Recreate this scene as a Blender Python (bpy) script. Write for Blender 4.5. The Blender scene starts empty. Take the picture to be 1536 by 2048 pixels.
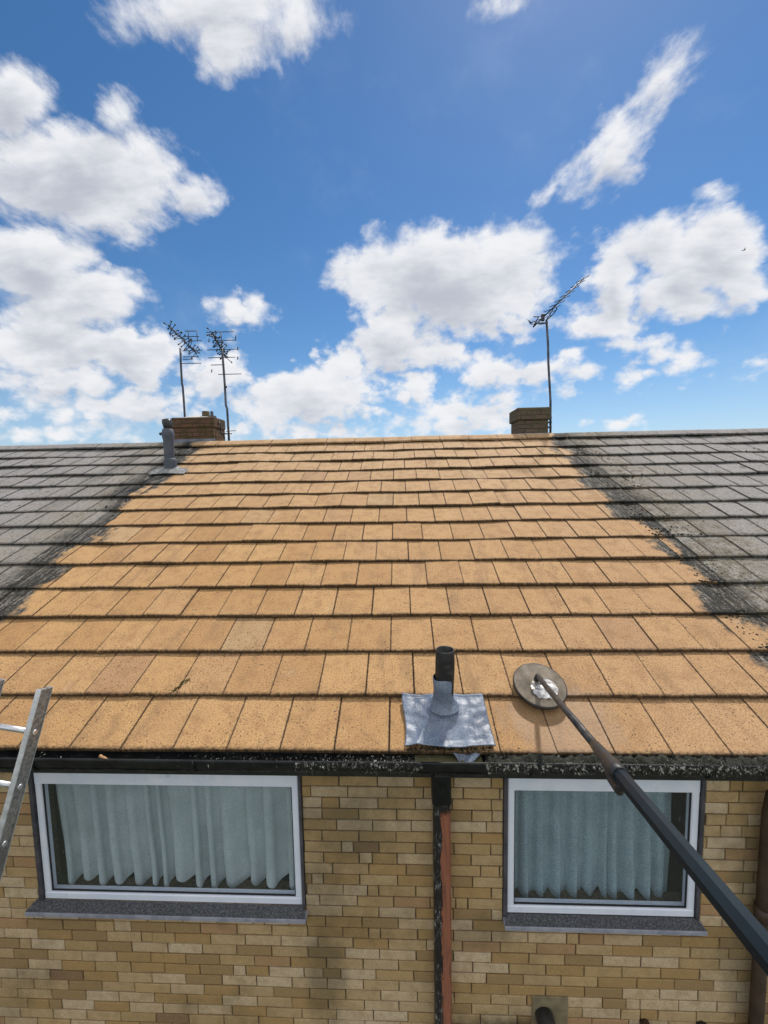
import bpy, math, random
from mathutils import Vector, Matrix, noise as mnoise
R_ = math.radians
rnd = random.Random(7)
SC = bpy.context.scene
COL = SC.collection

# ------------------------------------------------------------------ camera
F_PX, YAW, PITCH, ROLL = 794.06, -0.040876, -0.082809, -0.0189125
CX, CD, CH = 0.08144, 2.0346, 1.47026
PHI, GAUGE, TW = 0.446275, 0.33962, 0.30
cy, sy, cp, sp = math.cos(YAW), math.sin(YAW), math.cos(PITCH), math.sin(PITCH)
fw = Vector((sy*cp, cy*cp, sp)); rt = Vector((cy, -sy, 0)); up = rt.cross(fw)
cr, sr = math.cos(ROLL), math.sin(ROLL)
rt2 = rt*cr + up*sr; up2 = -rt*sr + up*cr
cam = bpy.data.cameras.new('camera'); co = bpy.data.objects.new('camera', cam); COL.objects.link(co)
cam.sensor_fit = 'VERTICAL'; cam.sensor_height = 36.0; cam.lens = 36.0*F_PX/2048.0
cam.clip_start = 0.05; cam.clip_end = 6000
M = Matrix((rt2, up2, -fw)).transposed().to_4x4(); M.translation = Vector((CX, -CD, CH))
co.matrix_world = M
SC.camera = co
SC.render.resolution_x = 768; SC.render.resolution_y = 1024

# ------------------------------------------------------------------ view
SC.view_settings.view_transform = 'Standard'; SC.view_settings.look = 'None'
SC.view_settings.exposure = 0.42; SC.view_settings.gamma = 1.0

# ------------------------------------------------------------------ sun and sky
SUN_EL, SUN_AZ = R_(57), R_(24)          # azimuth clockwise from +Y
sl = bpy.data.lights.new('sun', 'SUN'); sl.energy = 3.0; sl.angle = R_(3.2); sl.color = (1.0, 0.93, 0.84)
so = bpy.data.objects.new('sun', sl); COL.objects.link(so)
sd = Vector((math.sin(SUN_AZ)*math.cos(SUN_EL), math.cos(SUN_AZ)*math.cos(SUN_EL), math.sin(SUN_EL)))
so.rotation_euler = sd.to_track_quat('Z', 'Y').to_euler(); so.location = (3, 4, 12)

class NT:
    """small helper round a node tree"""
    def __init__(s, tree): s.t = tree; s.n = tree.nodes; s.l = tree.links
    def new(s, typ, **kw):
        n = s.n.new(typ)
        for k, v in kw.items(): setattr(n, k, v)
        return n
    def put(s, sock, v):
        if v is None: return
        if isinstance(v, bpy.types.NodeSocket): s.l.new(v, sock)
        else:
            if isinstance(v, (tuple, list)) and len(v) == 3 and sock.type == 'RGBA': v = (*v, 1)
            sock.default_value = v
    def math(s, op, a, b=None, c=None, clamp=False):
        n = s.new('ShaderNodeMath', operation=op, use_clamp=clamp)
        for i, v in enumerate((a, b, c)): s.put(n.inputs[i], v)
        return n.outputs[0]
    def vmath(s, op, a, b=None, scale=None, out=0):
        n = s.new('ShaderNodeVectorMath', operation=op)
        s.put(n.inputs[0], a); s.put(n.inputs[1], b)
        if scale is not None: s.put(n.inputs['Scale'], scale)
        return n.outputs[out]
    def vmath3(s, a, f, c):
        n = s.new('ShaderNodeVectorMath', operation='MULTIPLY_ADD')
        s.put(n.inputs[0], a); n.inputs[1].default_value = (f, f, f); s.put(n.inputs[2], c)
        return n.outputs[0]
    def mix(s, f, a, b, blend='MIX'):
        n = s.new('ShaderNodeMix', data_type='RGBA', blend_type=blend)
        s.put(n.inputs[0], f); s.put(n.inputs[6], a); s.put(n.inputs[7], b)
        return n.outputs[2]
    def noise(s, vec, scale, detail=4, rough=0.55, dist=0, out=0):
        n = s.new('ShaderNodeTexNoise'); s.put(n.inputs['Vector'], vec)
        n.inputs['Scale'].default_value = scale; n.inputs['Detail'].default_value = detail
        n.inputs['Roughness'].default_value = rough; n.inputs['Distortion'].default_value = dist
        return n.outputs[out]
    def voro(s, vec, scale, feature='F1', out=0, rand=1):
        n = s.new('ShaderNodeTexVoronoi', feature=feature); s.put(n.inputs['Vector'], vec)
        n.inputs['Scale'].default_value = scale; n.inputs['Randomness'].default_value = rand
        return n.outputs[out]
    def ramp(s, v, lo, hi, a=0.0, b=1.0, smooth=True):
        n = s.new('ShaderNodeMapRange', interpolation_type='SMOOTHSTEP' if smooth else 'LINEAR')
        s.put(n.inputs[0], v)
        for i, x in enumerate((lo, hi, a, b)): s.put(n.inputs[i+1], x)
        return n.outputs[0]
    def cramp(s, v, stops, interp='LINEAR'):
        n = s.new('ShaderNodeValToRGB'); n.color_ramp.interpolation = interp
        e = n.color_ramp.elements
        while len(e) < len(stops): e.new(0.5)
        for el, (p, c) in zip(e, stops): el.position = p; el.color = (*c, 1)
        s.put(n.inputs[0], v); return n.outputs[0]
    def sep(s, v):
        n = s.new('ShaderNodeSeparateXYZ'); s.put(n.inputs[0], v); return n.outputs
    def comb(s, x, y, z):
        n = s.new('ShaderNodeCombineXYZ'); s.put(n.inputs[0], x); s.put(n.inputs[1], y); s.put(n.inputs[2], z)
        return n.outputs[0]

CLOUDS = [(-0.411, 1.098, 0.272, 0.079, -0.061), (-0.38, 1.022, 0.089, 0.08, -0.058), (-0.225, 1.066, 0.076, 0.063, -0.06), (-0.913, 0.91, 0.106, 0.106, -0.053), (-0.752, 0.75, 0.281, 0.125, -0.047), (-0.658, 0.874, 0.052, 0.069, -0.052), (-0.489, 0.692, 0.076, 0.07, -0.045), (-0.888, 0.779, 0.164, 0.091, -0.048), (-0.722, 0.656, 0.163, 0.069, -0.043), (-0.911, 0.541, 0.168, 0.113, -0.039), (-0.777, 0.459, 0.16, 0.084, -0.036), (-0.884, 0.414, 0.156, 0.073, -0.034), (-0.851, 0.352, 0.267, 0.076, -0.032), (-0.665, 0.316, 0.129, 0.092, -0.03), (-0.845, 0.266, 0.223, 0.052, -0.028), (-0.694, 0.193, 0.248, 0.044, -0.026), (-1.008, 0.195, 0.037, 0.018, -0.026), (-0.87, 0.139, 0.173, 0.025, -0.024), (-0.368, 0.406, 0.077, 0.04, -0.034), (-0.423, 0.425, 0.044, 0.019, -0.035), (-0.456, 0.279, 0.102, 0.058, -0.029), (-0.232, 0.212, 0.188, 0.071, -0.027), (-0.296, 0.183, 0.126, 0.049, -0.026), (-0.13, 0.27, 0.093, 0.05, -0.029), (-0.095, 0.196, 0.068, 0.042, -0.026), (0.128, 0.478, 0.256, 0.128, -0.038), (0.281, 0.535, 0.123, 0.068, -0.04), (-0.006, 0.337, 0.134, 0.08, -0.032), (0.091, 0.322, 0.097, 0.045, -0.032), (-0.07, 0.491, 0.087, 0.063, -0.038), (0.223, 0.423, 0.143, 0.081, -0.036), (0.031, 0.217, 0.059, 0.051, -0.027), (0.236, 0.259, 0.094, 0.052, -0.029), (0.355, 0.255, 0.131, 0.05, -0.029), (0.427, 0.239, 0.053, 0.033, -0.029), (-0.185, 0.125, 0.201, 0.027, -0.024), (0.163, 0.141, 0.171, 0.046, -0.025), (-0.323, 0.147, 0.14, 0.03, -0.024), (0.26, 0.187, 0.072, 0.024, -0.026), (0.521, 0.458, 0.069, 0.107, -0.038), (0.605, 0.521, 0.125, 0.069, -0.04), (0.752, 0.516, 0.112, 0.100, -0.04), (0.68, 0.475, 0.13, 0.085, -0.04), (0.61, 0.43, 0.085, 0.06, -0.04), (0.74, 0.634, 0.045, 0.026, -0.045), (0.688, 0.417, 0.126, 0.059, -0.036), (0.8, 0.447, 0.056, 0.067, -0.038), (0.5, 0.361, 0.105, 0.052, -0.034), (0.566, 0.307, 0.111, 0.035, -0.032), (0.424, 0.37, 0.053, 0.035, -0.034), (0.603, 0.242, 0.076, 0.023, -0.029), (0.66, 0.279, 0.081, 0.026, -0.031), (0.608, 0.882, 0.112, 0.054, 0.881), (0.501, 0.75, 0.116, 0.06, 0.881), (0.381, 0.664, 0.065, 0.023, 0.84), (0.247, 1.071, 0.05, 0.027, -0.062), (0.537, 0.118, 0.048, 0.01, -0.024), (0.754, 0.232, 0.021, 0.007, -0.029), (0.869, 0.266, 0.025, 0.016, -0.03), (-1.113, 0.824, 0.192, 0.137, -0.049), (1.049, 0.393, 0.167, 0.067, -0.036), (-0.094, 1.197, 0.296, 0.071, -0.066), (-1.211, 0.326, 0.215, 0.075, -0.03), (1.123, 0.164, 0.158, 0.035, -0.026)]

def cloud_group(ellipses):
    """field value of the cumulus layout in tangent coordinates of the sky ahead (x/y, z/y)"""
    g = bpy.data.node_groups.new('cloud_field', 'ShaderNodeTree')
    g.interface.new_socket('P', in_out='INPUT', socket_type='NodeSocketVector')
    g.interface.new_socket('V', in_out='OUTPUT', socket_type='NodeSocketFloat')
    k = NT(g); gi = k.new('NodeGroupInput'); go = k.new('NodeGroupOutput')
    acc = None
    for (cx_, cz_, rx, rz, a) in ellipses:
        m = k.new('ShaderNodeMapping', vector_type='TEXTURE')
        m.inputs['Location'].default_value = (cx_, cz_, 0); m.inputs['Rotation'].default_value = (0, 0, a)
        m.inputs['Scale'].default_value = (rx, rz, 1)
        src = gi.outputs[0] if acc is None else k.vmath3(acc, 1e-7, gi.outputs[0])   # chained so that the node stack stays short
        g.links.new(src, m.inputs['Vector'])
        ln = k.vmath('LENGTH', m.outputs[0], out=1)
        r = min(rx, rz)
        v = k.math('MULTIPLY_ADD', ln, -r, r + (0.004 if cz_ < 0.40 else 0.006))
        acc = v if acc is None else k.math('SMOOTH_MAX', acc, v, 0.012)
    g.links.new(acc, go.inputs[0])
    return g

w = bpy.data.worlds.new('World'); SC.world = w; w.use_nodes = True
k = NT(w.node_tree); k.n.clear()
out = k.new('ShaderNodeOutputWorld'); bg = k.new('ShaderNodeBackground')
sky = k.new('ShaderNodeTexSky', sky_type='NISHITA'); sky.sun_disc = False
sky.sun_elevation = SUN_EL; sky.sun_rotation = SUN_AZ
sky.altitude = 50; sky.air_density = 1.0; sky.dust_density = 0.15; sky.ozone_density = 2.2
tc = k.new('ShaderNodeTexCoord'); D = k.vmath('NORMALIZE', tc.outputs['Generated'])
dx, dy, dz = k.sep(D)
yy = k.math('MAXIMUM', dy, 0.08)
U = k.math('DIVIDE', dx, yy); V = k.math('DIVIDE', dz, yy)
P0 = k.comb(U, V, 0)
Ds = k.vmath('MULTIPLY', D, (1, 1, 1.35))
# warp the outlines at three scales
w1 = k.vmath('SUBTRACT', k.noise(Ds, 7, 3, 0.6, out=1), (0.5, 0.5, 0.5))
w2 = k.vmath('SUBTRACT', k.noise(Ds, 26, 5, 0.62, out=1), (0.5, 0.5, 0.5))
Pw = k.vmath('ADD', P0, k.vmath('SCALE', w1, scale=0.13))
Pw = k.vmath('ADD', Pw, k.vmath('SCALE', w2, scale=0.055))
fb = k.math('SUBTRACT', k.noise(Ds, 17, 9, 0.70), 0.5)
# cauliflower lobes low down, wind-combed wisps overhead
zz = k.math('MAXIMUM', dz, 0.05)
Pc = k.comb(k.math('DIVIDE', dx, zz), k.math('DIVIDE', dy, zz), 0)
Dw = k.vmath('ADD', Ds, k.vmath('SCALE', w2, scale=0.035))
lob = k.math('ADD', k.math('MULTIPLY', k.math('SUBTRACT', 0.56, k.voro(Dw, 21)), 0.042), k.math('MULTIPLY', k.math('SUBTRACT', 0.50, k.voro(Dw, 52)), 0.016))
wisp = k.math('MULTIPLY', k.math('SUBTRACT', k.noise(k.vmath('MULTIPLY', Pc, (6.5, 3.4, 1)), 2.4, 9, 0.62), 0.45), 0.10)
high = k.ramp(V, 0.35, 0.85)
fine = k.math('ADD', k.math('MULTIPLY', lob, k.math('SUBTRACT', 1.0, high)), k.math('MULTIPLY', wisp, high))
soft = k.ramp(V, 0.15, 0.9, 0.032, 0.060)
Pl = k.comb(k.math('MULTIPLY', U, 7), k.math('MULTIPLY', V, 19), 0.3)
veil = k.ramp(k.noise(Ds, 5, 6, 0.6), 0.5, 0.85, 0, 0.14)
hazy = k.ramp(dz, 0.0, 0.30, 0.50, 0.0)
lump = k.noise(Pl, 1, 6, 0.6)
skyc = k.vmath('SCALE', sky.outputs[0], scale=0.088)
hs = k.new('ShaderNodeHueSaturation'); hs.inputs['Saturation'].default_value = 1.26; hs.inputs['Value'].default_value = 0.90
k.l.new(skyc, hs.inputs['Color'])
base = k.mix(hazy, hs.outputs[0], (0.33, 0.46, 0.66))
base = k.mix(veil, base, (0.46, 0.53, 0.64))
def clouded(group):
    """sky colour with the clouds of one quarter of the sky ahead"""
    def field(vec):
        n = k.new('ShaderNodeGroup'); n.node_tree = group; k.l.new(vec, n.inputs[0]); return n.outputs[0]
    v0 = field(Pw)
    v1 = field(k.vmath('ADD', k.vmath3(v0, 1e-7, Pw), (0.010, 0.040, 0)))
    dens = k.math('ADD', v0, k.math('MULTIPLY', fb, 0.060))
    dens = k.math('ADD', dens, fine)
    alpha = k.ramp(dens, -0.004, soft)
    deep = k.math('ADD', v1, k.math('MULTIPLY', k.math('SUBTRACT', lump, 0.5), 0.17))
    shade = k.ramp(deep, -0.015, 0.135)
    c = k.mix(shade, (0.66, 0.668, 0.69), (0.375, 0.40, 0.46))
    b = k.new('ShaderNodeBackground'); k.l.new(k.mix(alpha, base, c), b.inputs[0]); return b.outputs[0]
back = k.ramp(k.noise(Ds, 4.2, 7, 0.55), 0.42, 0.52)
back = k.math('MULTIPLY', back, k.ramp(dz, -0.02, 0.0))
bb = k.new('ShaderNodeBackground'); k.l.new(k.mix(back, base, (1.02, 1.0, 0.97)), bb.inputs[0])  # unseen sky behind the camera, cloud made brighter and denser to fill the wall
def pick(mask, a, b):
    m = k.new('ShaderNodeMixShader'); k.l.new(mask, m.inputs[0]); k.l.new(a, m.inputs[1]); k.l.new(b, m.inputs[2]); return m.outputs[0]
def part(u0, u1, v0, v1):
    mg = 0.17
    L = [c for c in CLOUDS if c[0]+max(c[2], c[3]) > u0-mg and c[0]-max(c[2], c[3]) < u1+mg and c[1]+c[3] > v0-mg and c[1]-c[3] < v1+mg]
    return clouded(cloud_group(L))
left = pick(k.math('GREATER_THAN', V, 0.56), part(-9, 0.0, -9, 0.56), part(-9, 0.0, 0.56, 9))
right = pick(k.math('GREATER_THAN', V, 0.56), part(0.0, 9, -9, 0.56), part(0.0, 9, 0.56, 9))
ahead = pick(k.math('GREATER_THAN', U, 0.0), left, right)
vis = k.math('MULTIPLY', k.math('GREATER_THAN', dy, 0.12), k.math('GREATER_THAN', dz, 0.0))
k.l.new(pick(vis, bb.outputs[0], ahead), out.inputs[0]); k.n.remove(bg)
w.cycles.sampling_method = 'MANUAL'; w.cycles.sample_map_resolution = 1024

# ------------------------------------------------------------------ materials
def mat(name):
    m = bpy.data.materials.new(name); m.use_nodes = True
    k = NT(m.node_tree); k.n.clear()
    o = k.new('ShaderNodeOutputMaterial'); b = k.new('ShaderNodeBsdfPrincipled')
    k.l.new(b.outputs[0], o.inputs[0]); k.b = b; k.o = o; m['k'] = 0
    k.pos = k.new('ShaderNodeNewGeometry').outputs['Position']
    return m, k
def bump(k, h, strength, dist=0.01, prev=None):
    n = k.new('ShaderNodeBump'); n.inputs['Strength'].default_value = strength; n.inputs['Distance'].default_value = dist
    k.put(n.inputs['Height'], h)
    if prev is not None: k.put(n.inputs['Normal'], prev)
    return n.outputs[0]
def simple(name, c1, c2, scale=30, rough=0.6, metal=0.0, bstr=0.15, bd=0.003, spec=0.5, lo=0.35, hi=0.65):
    m, k = mat(name)
    k.put(k.b.inputs['Base Color'], k.mix(k.ramp(k.noise(k.pos, scale, 6, 0.6), lo, hi), c1, c2))
    k.put(k.b.inputs['Roughness'], k.ramp(k.noise(k.pos, scale*1.7, 4), 0.3, 0.7, max(0.05, rough-0.12), min(1, rough+0.12)))
    k.b.inputs['Metallic'].default_value = metal
    k.b.inputs['Specular IOR Level'].default_value = spec
    k.put(k.b.inputs['Normal'], bump(k, k.noise(k.pos, scale*3, 5), bstr, bd))
    return m

def roof_material():
    m, k = mat('roof_tile')
    px, py, pz = k.sep(k.pos)
    s = k.math('ADD', k.math('MULTIPLY', py, math.cos(PHI)), k.math('MULTIPLY', pz, math.sin(PHI)))
    P2 = k.comb(px, s, 0)
    at = k.new('ShaderNodeAttribute', attribute_name='rnd'); r1, r2, r3 = k.sep(at.outputs['Vector'])
    uvn = k.new('ShaderNodeUVMap', uv_map='tile'); tu, tv, _ = k.sep(uvn.outputs[0])
    # clean tile colour: sandy orange, each tile its own batch
    big = k.noise(P2, 0.9, 3)
    c = k.mix(r1, (0.40, 0.226, 0.088), (0.51, 0.312, 0.135))
    pinkf = k.math('ADD', k.ramp(px, -1.2, 2.6, 0.0, 0.75), k.ramp(big, 0.4, 0.65, 0.0, 0.35), clamp=True)
    pinkf = k.math('MULTIPLY', pinkf, 0.85)
    c = k.mix(pinkf, c, (0.46, 0.288, 0.150))
    c = k.mix(k.ramp(s, 1.6, 4.6, 0.0, 0.85), c, (0.50, 0.345, 0.198))
    c = k.mix(k.ramp(r2, 0.955, 0.99, 0, 0.4), c, (0.32, 0.19, 0.13))
    c = k.mix(k.ramp(r3, 0.97, 0.995, 0, 0.4), c, (0.40, 0.32, 0.20))
    c = k.mix(k.ramp(k.noise(P2, 9, 7, 0.7), 0.44, 0.64, 0, 0.50), c, (0.28, 0.155, 0.07))
    c = k.mix(k.ramp(k.noise(k.comb(k.math('MULTIPLY', px, 7), k.math('MULTIPLY', s, 1.6), 3.3), 1, 6, 0.65), 0.52, 0.72, 0, 0.65), c, (0.27, 0.165, 0.085))
    c = k.mix(k.ramp(k.noise(P2, 3.3, 6, 0.7), 0.60, 0.72, 0, 0.32), c, (0.62, 0.47, 0.30))
    # sand grain and dark specks
    grain = k.noise(P2, 115, 4, 0.75)
    c = k.mix(k.ramp(grain, 0.48, 0.62, 0.0, 0.75), c, (0.17, 0.095, 0.045))
    c = k.mix(k.ramp(grain, 0.36, 0.28, 0.0, 0.5), c, (0.70, 0.50, 0.32))
    patch = k.noise(P2, 2.6, 5, 0.6)
    vd = k.voro(k.vmath('ADD', P2, k.vmath('SCALE', k.noise(P2, 60, 2, out=1), scale=0.03)), 46)
    spk = k.ramp(vd, 0.25, 0.13)
    spm = k.ramp(patch, 0.40, 0.60, 0.28, 0.95)
    c = k.mix(k.math('MULTIPLY', spk, spm), c, (0.055, 0.038, 0.025))
    fs = k.ramp(k.noise(P2, 75, 4, 0.8), 0.585, 0.65)
    c = k.mix(k.math('MULTIPLY', fs, k.ramp(patch, 0.35, 0.6, 0.30, 0.85)), c, (0.07, 0.045, 0.028))
    # noisy darkening under the lap, along the lower edge and the side joints
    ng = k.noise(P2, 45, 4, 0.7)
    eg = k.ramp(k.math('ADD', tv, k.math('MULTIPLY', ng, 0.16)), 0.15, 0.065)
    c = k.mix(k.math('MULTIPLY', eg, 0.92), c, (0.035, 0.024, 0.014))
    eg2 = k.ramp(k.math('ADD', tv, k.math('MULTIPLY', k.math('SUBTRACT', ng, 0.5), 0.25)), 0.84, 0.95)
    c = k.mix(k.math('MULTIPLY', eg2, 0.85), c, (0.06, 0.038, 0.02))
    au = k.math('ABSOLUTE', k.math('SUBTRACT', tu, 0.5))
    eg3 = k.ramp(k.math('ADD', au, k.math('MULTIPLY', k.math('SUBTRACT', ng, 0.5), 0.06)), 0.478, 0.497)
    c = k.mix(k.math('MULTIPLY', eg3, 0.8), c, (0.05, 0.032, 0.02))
    # unwashed tiles: grey lichen, black algae
    wob = k.math('SUBTRACT', k.noise(P2, 1.7, 4, 0.6), 0.5)
    wob2 = k.math('SUBTRACT', k.noise(P2, 9, 5, 0.65), 0.5)
    wv = k.math('ADD', k.math('MULTIPLY', wob, 0.50), k.math('MULTIPLY', wob2, 0.34))
    wv = k.math('ADD', wv, k.math('MULTIPLY', k.math('SUBTRACT', r3, 0.5), 0.26))
    dl = k.math('ADD', k.math('SUBTRACT', -3.12, px), wv)
    dr = k.math('ADD', k.math('SUBTRACT', px, k.ramp(s, 0.3, 4.0, 2.52, 2.42, smooth=False)), wv)
    d = k.math('MAXIMUM', dl, dr)
    dirty = k.ramp(k.math('ADD', d, k.math('MULTIPLY', k.math('SUBTRACT', k.noise(P2, 70, 4, 0.75), 0.5), 0.22)), -0.035, 0.055)
    gc = k.mix(r1, (0.175, 0.158, 0.125), (0.26, 0.24, 0.21))
    gc = k.mix(k.ramp(k.noise(P2, 3.2, 4), 0.45, 0.7, 0, 0.7), gc, (0.20, 0.165, 0.11))
    ax = k.math('ABSOLUTE', px)
    blu = k.ramp(d, 0.5, 1.8, 0.0, 0.65)
    gc = k.mix(blu, gc, (0.255, 0.248, 0.255))
    gc = k.mix(k.ramp(k.noise(P2, 130, 3, 0.75), 0.52, 0.62, 0, 0.9), gc, (0.50, 0.485, 0.47))
    gc = k.mix(k.ramp(k.noise(P2, 95, 3, 0.75), 0.53, 0.61, 0, 0.85), gc, (0.028, 0.027, 0.024))
    gc = k.mix(k.ramp(k.noise(P2, 5.5, 6, 0.7), 0.66, 0.74, 0, 0.5), gc, (0.30, 0.15, 0.09))
    gc = k.mix(k.ramp(k.noise(P2, 30, 6, 0.8), 0.55, 0.62, 0, 0.85), gc, (0.035, 0.032, 0.022))
    gc = k.mix(k.ramp(k.noise(k.vmath('ADD', P2, (7, 3, 0)), 6, 6, 0.7), 0.55, 0.70, 0, 0.7), gc, (0.10, 0.08, 0.045))
    # dark run-off streaks down the slope
    Ps = k.comb(k.math('MULTIPLY', px, 26), k.math('MULTIPLY', s, 3.5), 0)
    st = k.noise(Ps, 1, 5, 0.7)
    gc = k.mix(k.ramp(st, 0.58, 0.68, 0, 0.75), gc, (0.022, 0.021, 0.018))
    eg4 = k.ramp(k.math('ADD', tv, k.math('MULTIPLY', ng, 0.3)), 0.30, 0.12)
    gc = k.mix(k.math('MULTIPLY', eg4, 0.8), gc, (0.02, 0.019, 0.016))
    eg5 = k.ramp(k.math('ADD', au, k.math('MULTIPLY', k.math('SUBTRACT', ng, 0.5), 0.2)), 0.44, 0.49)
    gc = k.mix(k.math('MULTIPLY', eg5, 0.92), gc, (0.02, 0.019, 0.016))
    mz = k.math('MULTIPLY', k.ramp(dr, 0.05, 0.2), k.ramp(dr, 1.05, 0.4))
    gc = k.mix(k.math('MULTIPLY', mz, k.ramp(k.noise(P2, 12, 6, 0.75), 0.44, 0.60, 0, 0.85)), gc, (0.105, 0.085, 0.050))
    gc = k.mix(k.math('MULTIPLY', mz, k.ramp(k.noise(P2, 22, 6, 0.8), 0.54, 0.60, 0, 0.9)), gc, (0.015, 0.015, 0.010))
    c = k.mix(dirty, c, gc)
    band = k.math('MULTIPLY', k.ramp(d, -0.06, 0.05), k.ramp(d, 0.44, 0.14))
    bn = k.math('ADD', k.noise(Ps, 1.3, 6, 0.75), k.math('MULTIPLY', k.noise(P2, 60, 4, 0.7), 0.6))
    bf = k.math('MULTIPLY', band, k.ramp(bn, 0.64, 0.82))
    c = k.mix(k.math('MULTIPLY', bf, 0.96), c, (0.014, 0.014, 0.011))
    # the scrubbing head has left wet, muddy water round it and below it
    wx = k.math('DIVIDE', k.math('SUBTRACT', px, 0.98), 0.36); ws = k.math('DIVIDE', k.math('SUBTRACT', s, 0.20), 0.30)
    wq = k.math('ADD', k.math('SQRT', k.math('ADD', k.math('MULTIPLY', wx, wx), k.math('MULTIPLY', ws, ws))), k.math('MULTIPLY', k.math('SUBTRACT', k.noise(k.comb(k.math('MULTIPLY', px, 12), k.math('MULTIPLY', s, 4), 0), 1, 5, 0.6), 0.5), 1.3))
    wet = k.ramp(wq, 1.1, 0.6)
    c = k.mix(k.math('MULTIPLY', wet, 0.42), c, (0.20, 0.125, 0.07))
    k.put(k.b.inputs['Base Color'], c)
    k.put(k.b.inputs['Roughness'], k.math('MULTIPLY_ADD', wet, -0.38, 0.85)); k.b.inputs['Specular IOR Level'].default_value = 0.3
    h = k.math('ADD', grain, k.math('MULTIPLY', k.noise(P2, 40, 4), 0.8))
    k.put(k.b.inputs['Normal'], bump(k, h, 0.55, 0.004))
    return m

def brick_material():
    m, k = mat('buff_brick')
    at = k.new('ShaderNodeAttribute', attribute_name='rnd'); r1, r2, r3 = k.sep(at.outputs['Vector'])
    c = k.cramp(r1, [(0, (0.48, 0.345, 0.185)), (0.18, (0.55, 0.42, 0.265)), (0.36, (0.39, 0.248, 0.102)), (0.50, (0.31, 0.205, 0.095)),
                     (0.60, (0.57, 0.450, 0.305)), (0.78, (0.46, 0.318, 0.155)), (0.93, (0.41, 0.245, 0.130)), (0.978, (0.20, 0.112, 0.070))], 'CONSTANT')
    c = k.mix(k.ramp(r2, 0, 1, 0.0, 0.3), c, (0.30, 0.20, 0.09))
    P = k.pos
    c = k.mix(k.ramp(k.noise(P, 14, 5, 0.6), 0.4, 0.7, 0, 0.42), c, (0.27, 0.18, 0.08))
    c = k.mix(k.ramp(k.noise(P, 210, 3, 0.7), 0.46, 0.64, 0, 0.5), c, (0.20, 0.14, 0.07))
    c = k.mix(k.ramp(k.noise(P, 150, 2, 0.7), 0.36, 0.28, 0, 0.5), c, (0.66, 0.55, 0.40))
    c = k.mix(k.ramp(k.voro(P, 55), 0.14, 0.08, 0, 0.6), c, (0.05, 0.04, 0.03))
    # damp stains below the wide window's right corner, painted shadow by the soil pipe, broad dull patches
    px, py, pz = k.sep(P)
    def blob(cx_, cz_, rx, rz):
        a = k.math('DIVIDE', k.math('SUBTRACT', px, cx_), rx); b_ = k.math('DIVIDE', k.math('SUBTRACT', pz, cz_), rz)
        q = k.math('SQRT', k.math('ADD', k.math('MULTIPLY', a, a), k.math('MULTIPLY', b_, b_)))
        q = k.math('ADD', q, k.math('MULTIPLY', k.math('SUBTRACT', k.noise(P, 9, 5, 0.65), 0.5), 1.1))
        return k.ramp(q, 1.15, 0.35)
    st = k.math('MULTIPLY', blob(-0.42, -1.55, 0.16, 0.5), 0.55)
    st = k.math('MAXIMUM', st, k.math('MULTIPLY', blob(0.62, -1.95, 0.5, 0.16), 0.9))  # dark blob painted as the shadow left of the soil pipe
    st = k.math('MAXIMUM', st, k.math('MULTIPLY', blob(0.55, -1.25, 0.22, 0.16), 0.4))
    st = k.math('MAXIMUM', st, k.math('MULTIPLY', blob(2.05, -1.2, 0.12, 1.2), 0.5))
    st = k.math('MAXIMUM', st, k.ramp(k.noise(P, 1.6, 5, 0.6), 0.5, 0.72, 0, 0.5))
    c = k.mix(st, c, (0.075, 0.065, 0.035))
    k.put(k.b.inputs['Base Color'], c)
    k.b.inputs['Roughness'].default_value = 0.9; k.b.inputs['Specular IOR Level'].default_value = 0.25
    k.put(k.b.inputs['Normal'], bump(k, k.math('ADD', k.noise(P, 120, 5, 0.7), k.noise(P, 22, 3)), 0.5, 0.004))
    return m

def glass_material():
    m, k = mat('window_glass')
    tr = k.new('ShaderNodeBsdfTransparent'); gl = k.new('ShaderNodeBsdfGlossy'); gl.inputs['Roughness'].default_value = 0.02
    tr.inputs[0].default_value = (0.94, 0.96, 0.978, 1)
    lw = k.new('ShaderNodeLayerWeight'); lw.inputs['Blend'].default_value = 0.5
    mx = k.new('ShaderNodeMixShader'); k.l.new(k.math('MULTIPLY_ADD', k.math('POWER', lw.outputs['Facing'], 4.0), 0.55, 0.02, clamp=True), mx.inputs[0])
    k.l.new(tr.outputs[0], mx.inputs[1]); k.l.new(gl.outputs[0], mx.inputs[2])
    # dust, rain marks and scratches on the pane
    df = k.new('ShaderNodeBsdfDiffuse'); df.inputs[0].default_value = (0.5, 0.52, 0.52, 1)
    px, py, pz = k.sep(k.pos)
    d1 = k.ramp(k.noise(k.comb(k.math('MULTIPLY', px, 90), 0, k.math('MULTIPLY', pz, 14)), 1, 4, 0.7), 0.60, 0.8, 0.0, 0.35)
    d1 = k.math('MULTIPLY', d1, k.ramp(k.noise(k.pos, 4, 4), 0.45, 0.65))
    d2 = k.ramp(k.voro(k.pos, 16), 0.05, 0.03, 0, 0.45)
    dd = k.math('ADD', k.math('MAXIMUM', d1, d2), 0.025)
    m2 = k.new('ShaderNodeMixShader'); k.l.new(dd, m2.inputs[0]); k.l.new(mx.outputs[0], m2.inputs[1]); k.l.new(df.outputs[0], m2.inputs[2])
    k.l.new(m2.outputs[0], k.o.inputs[0]); k.n.remove(k.b)
    return m

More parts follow.
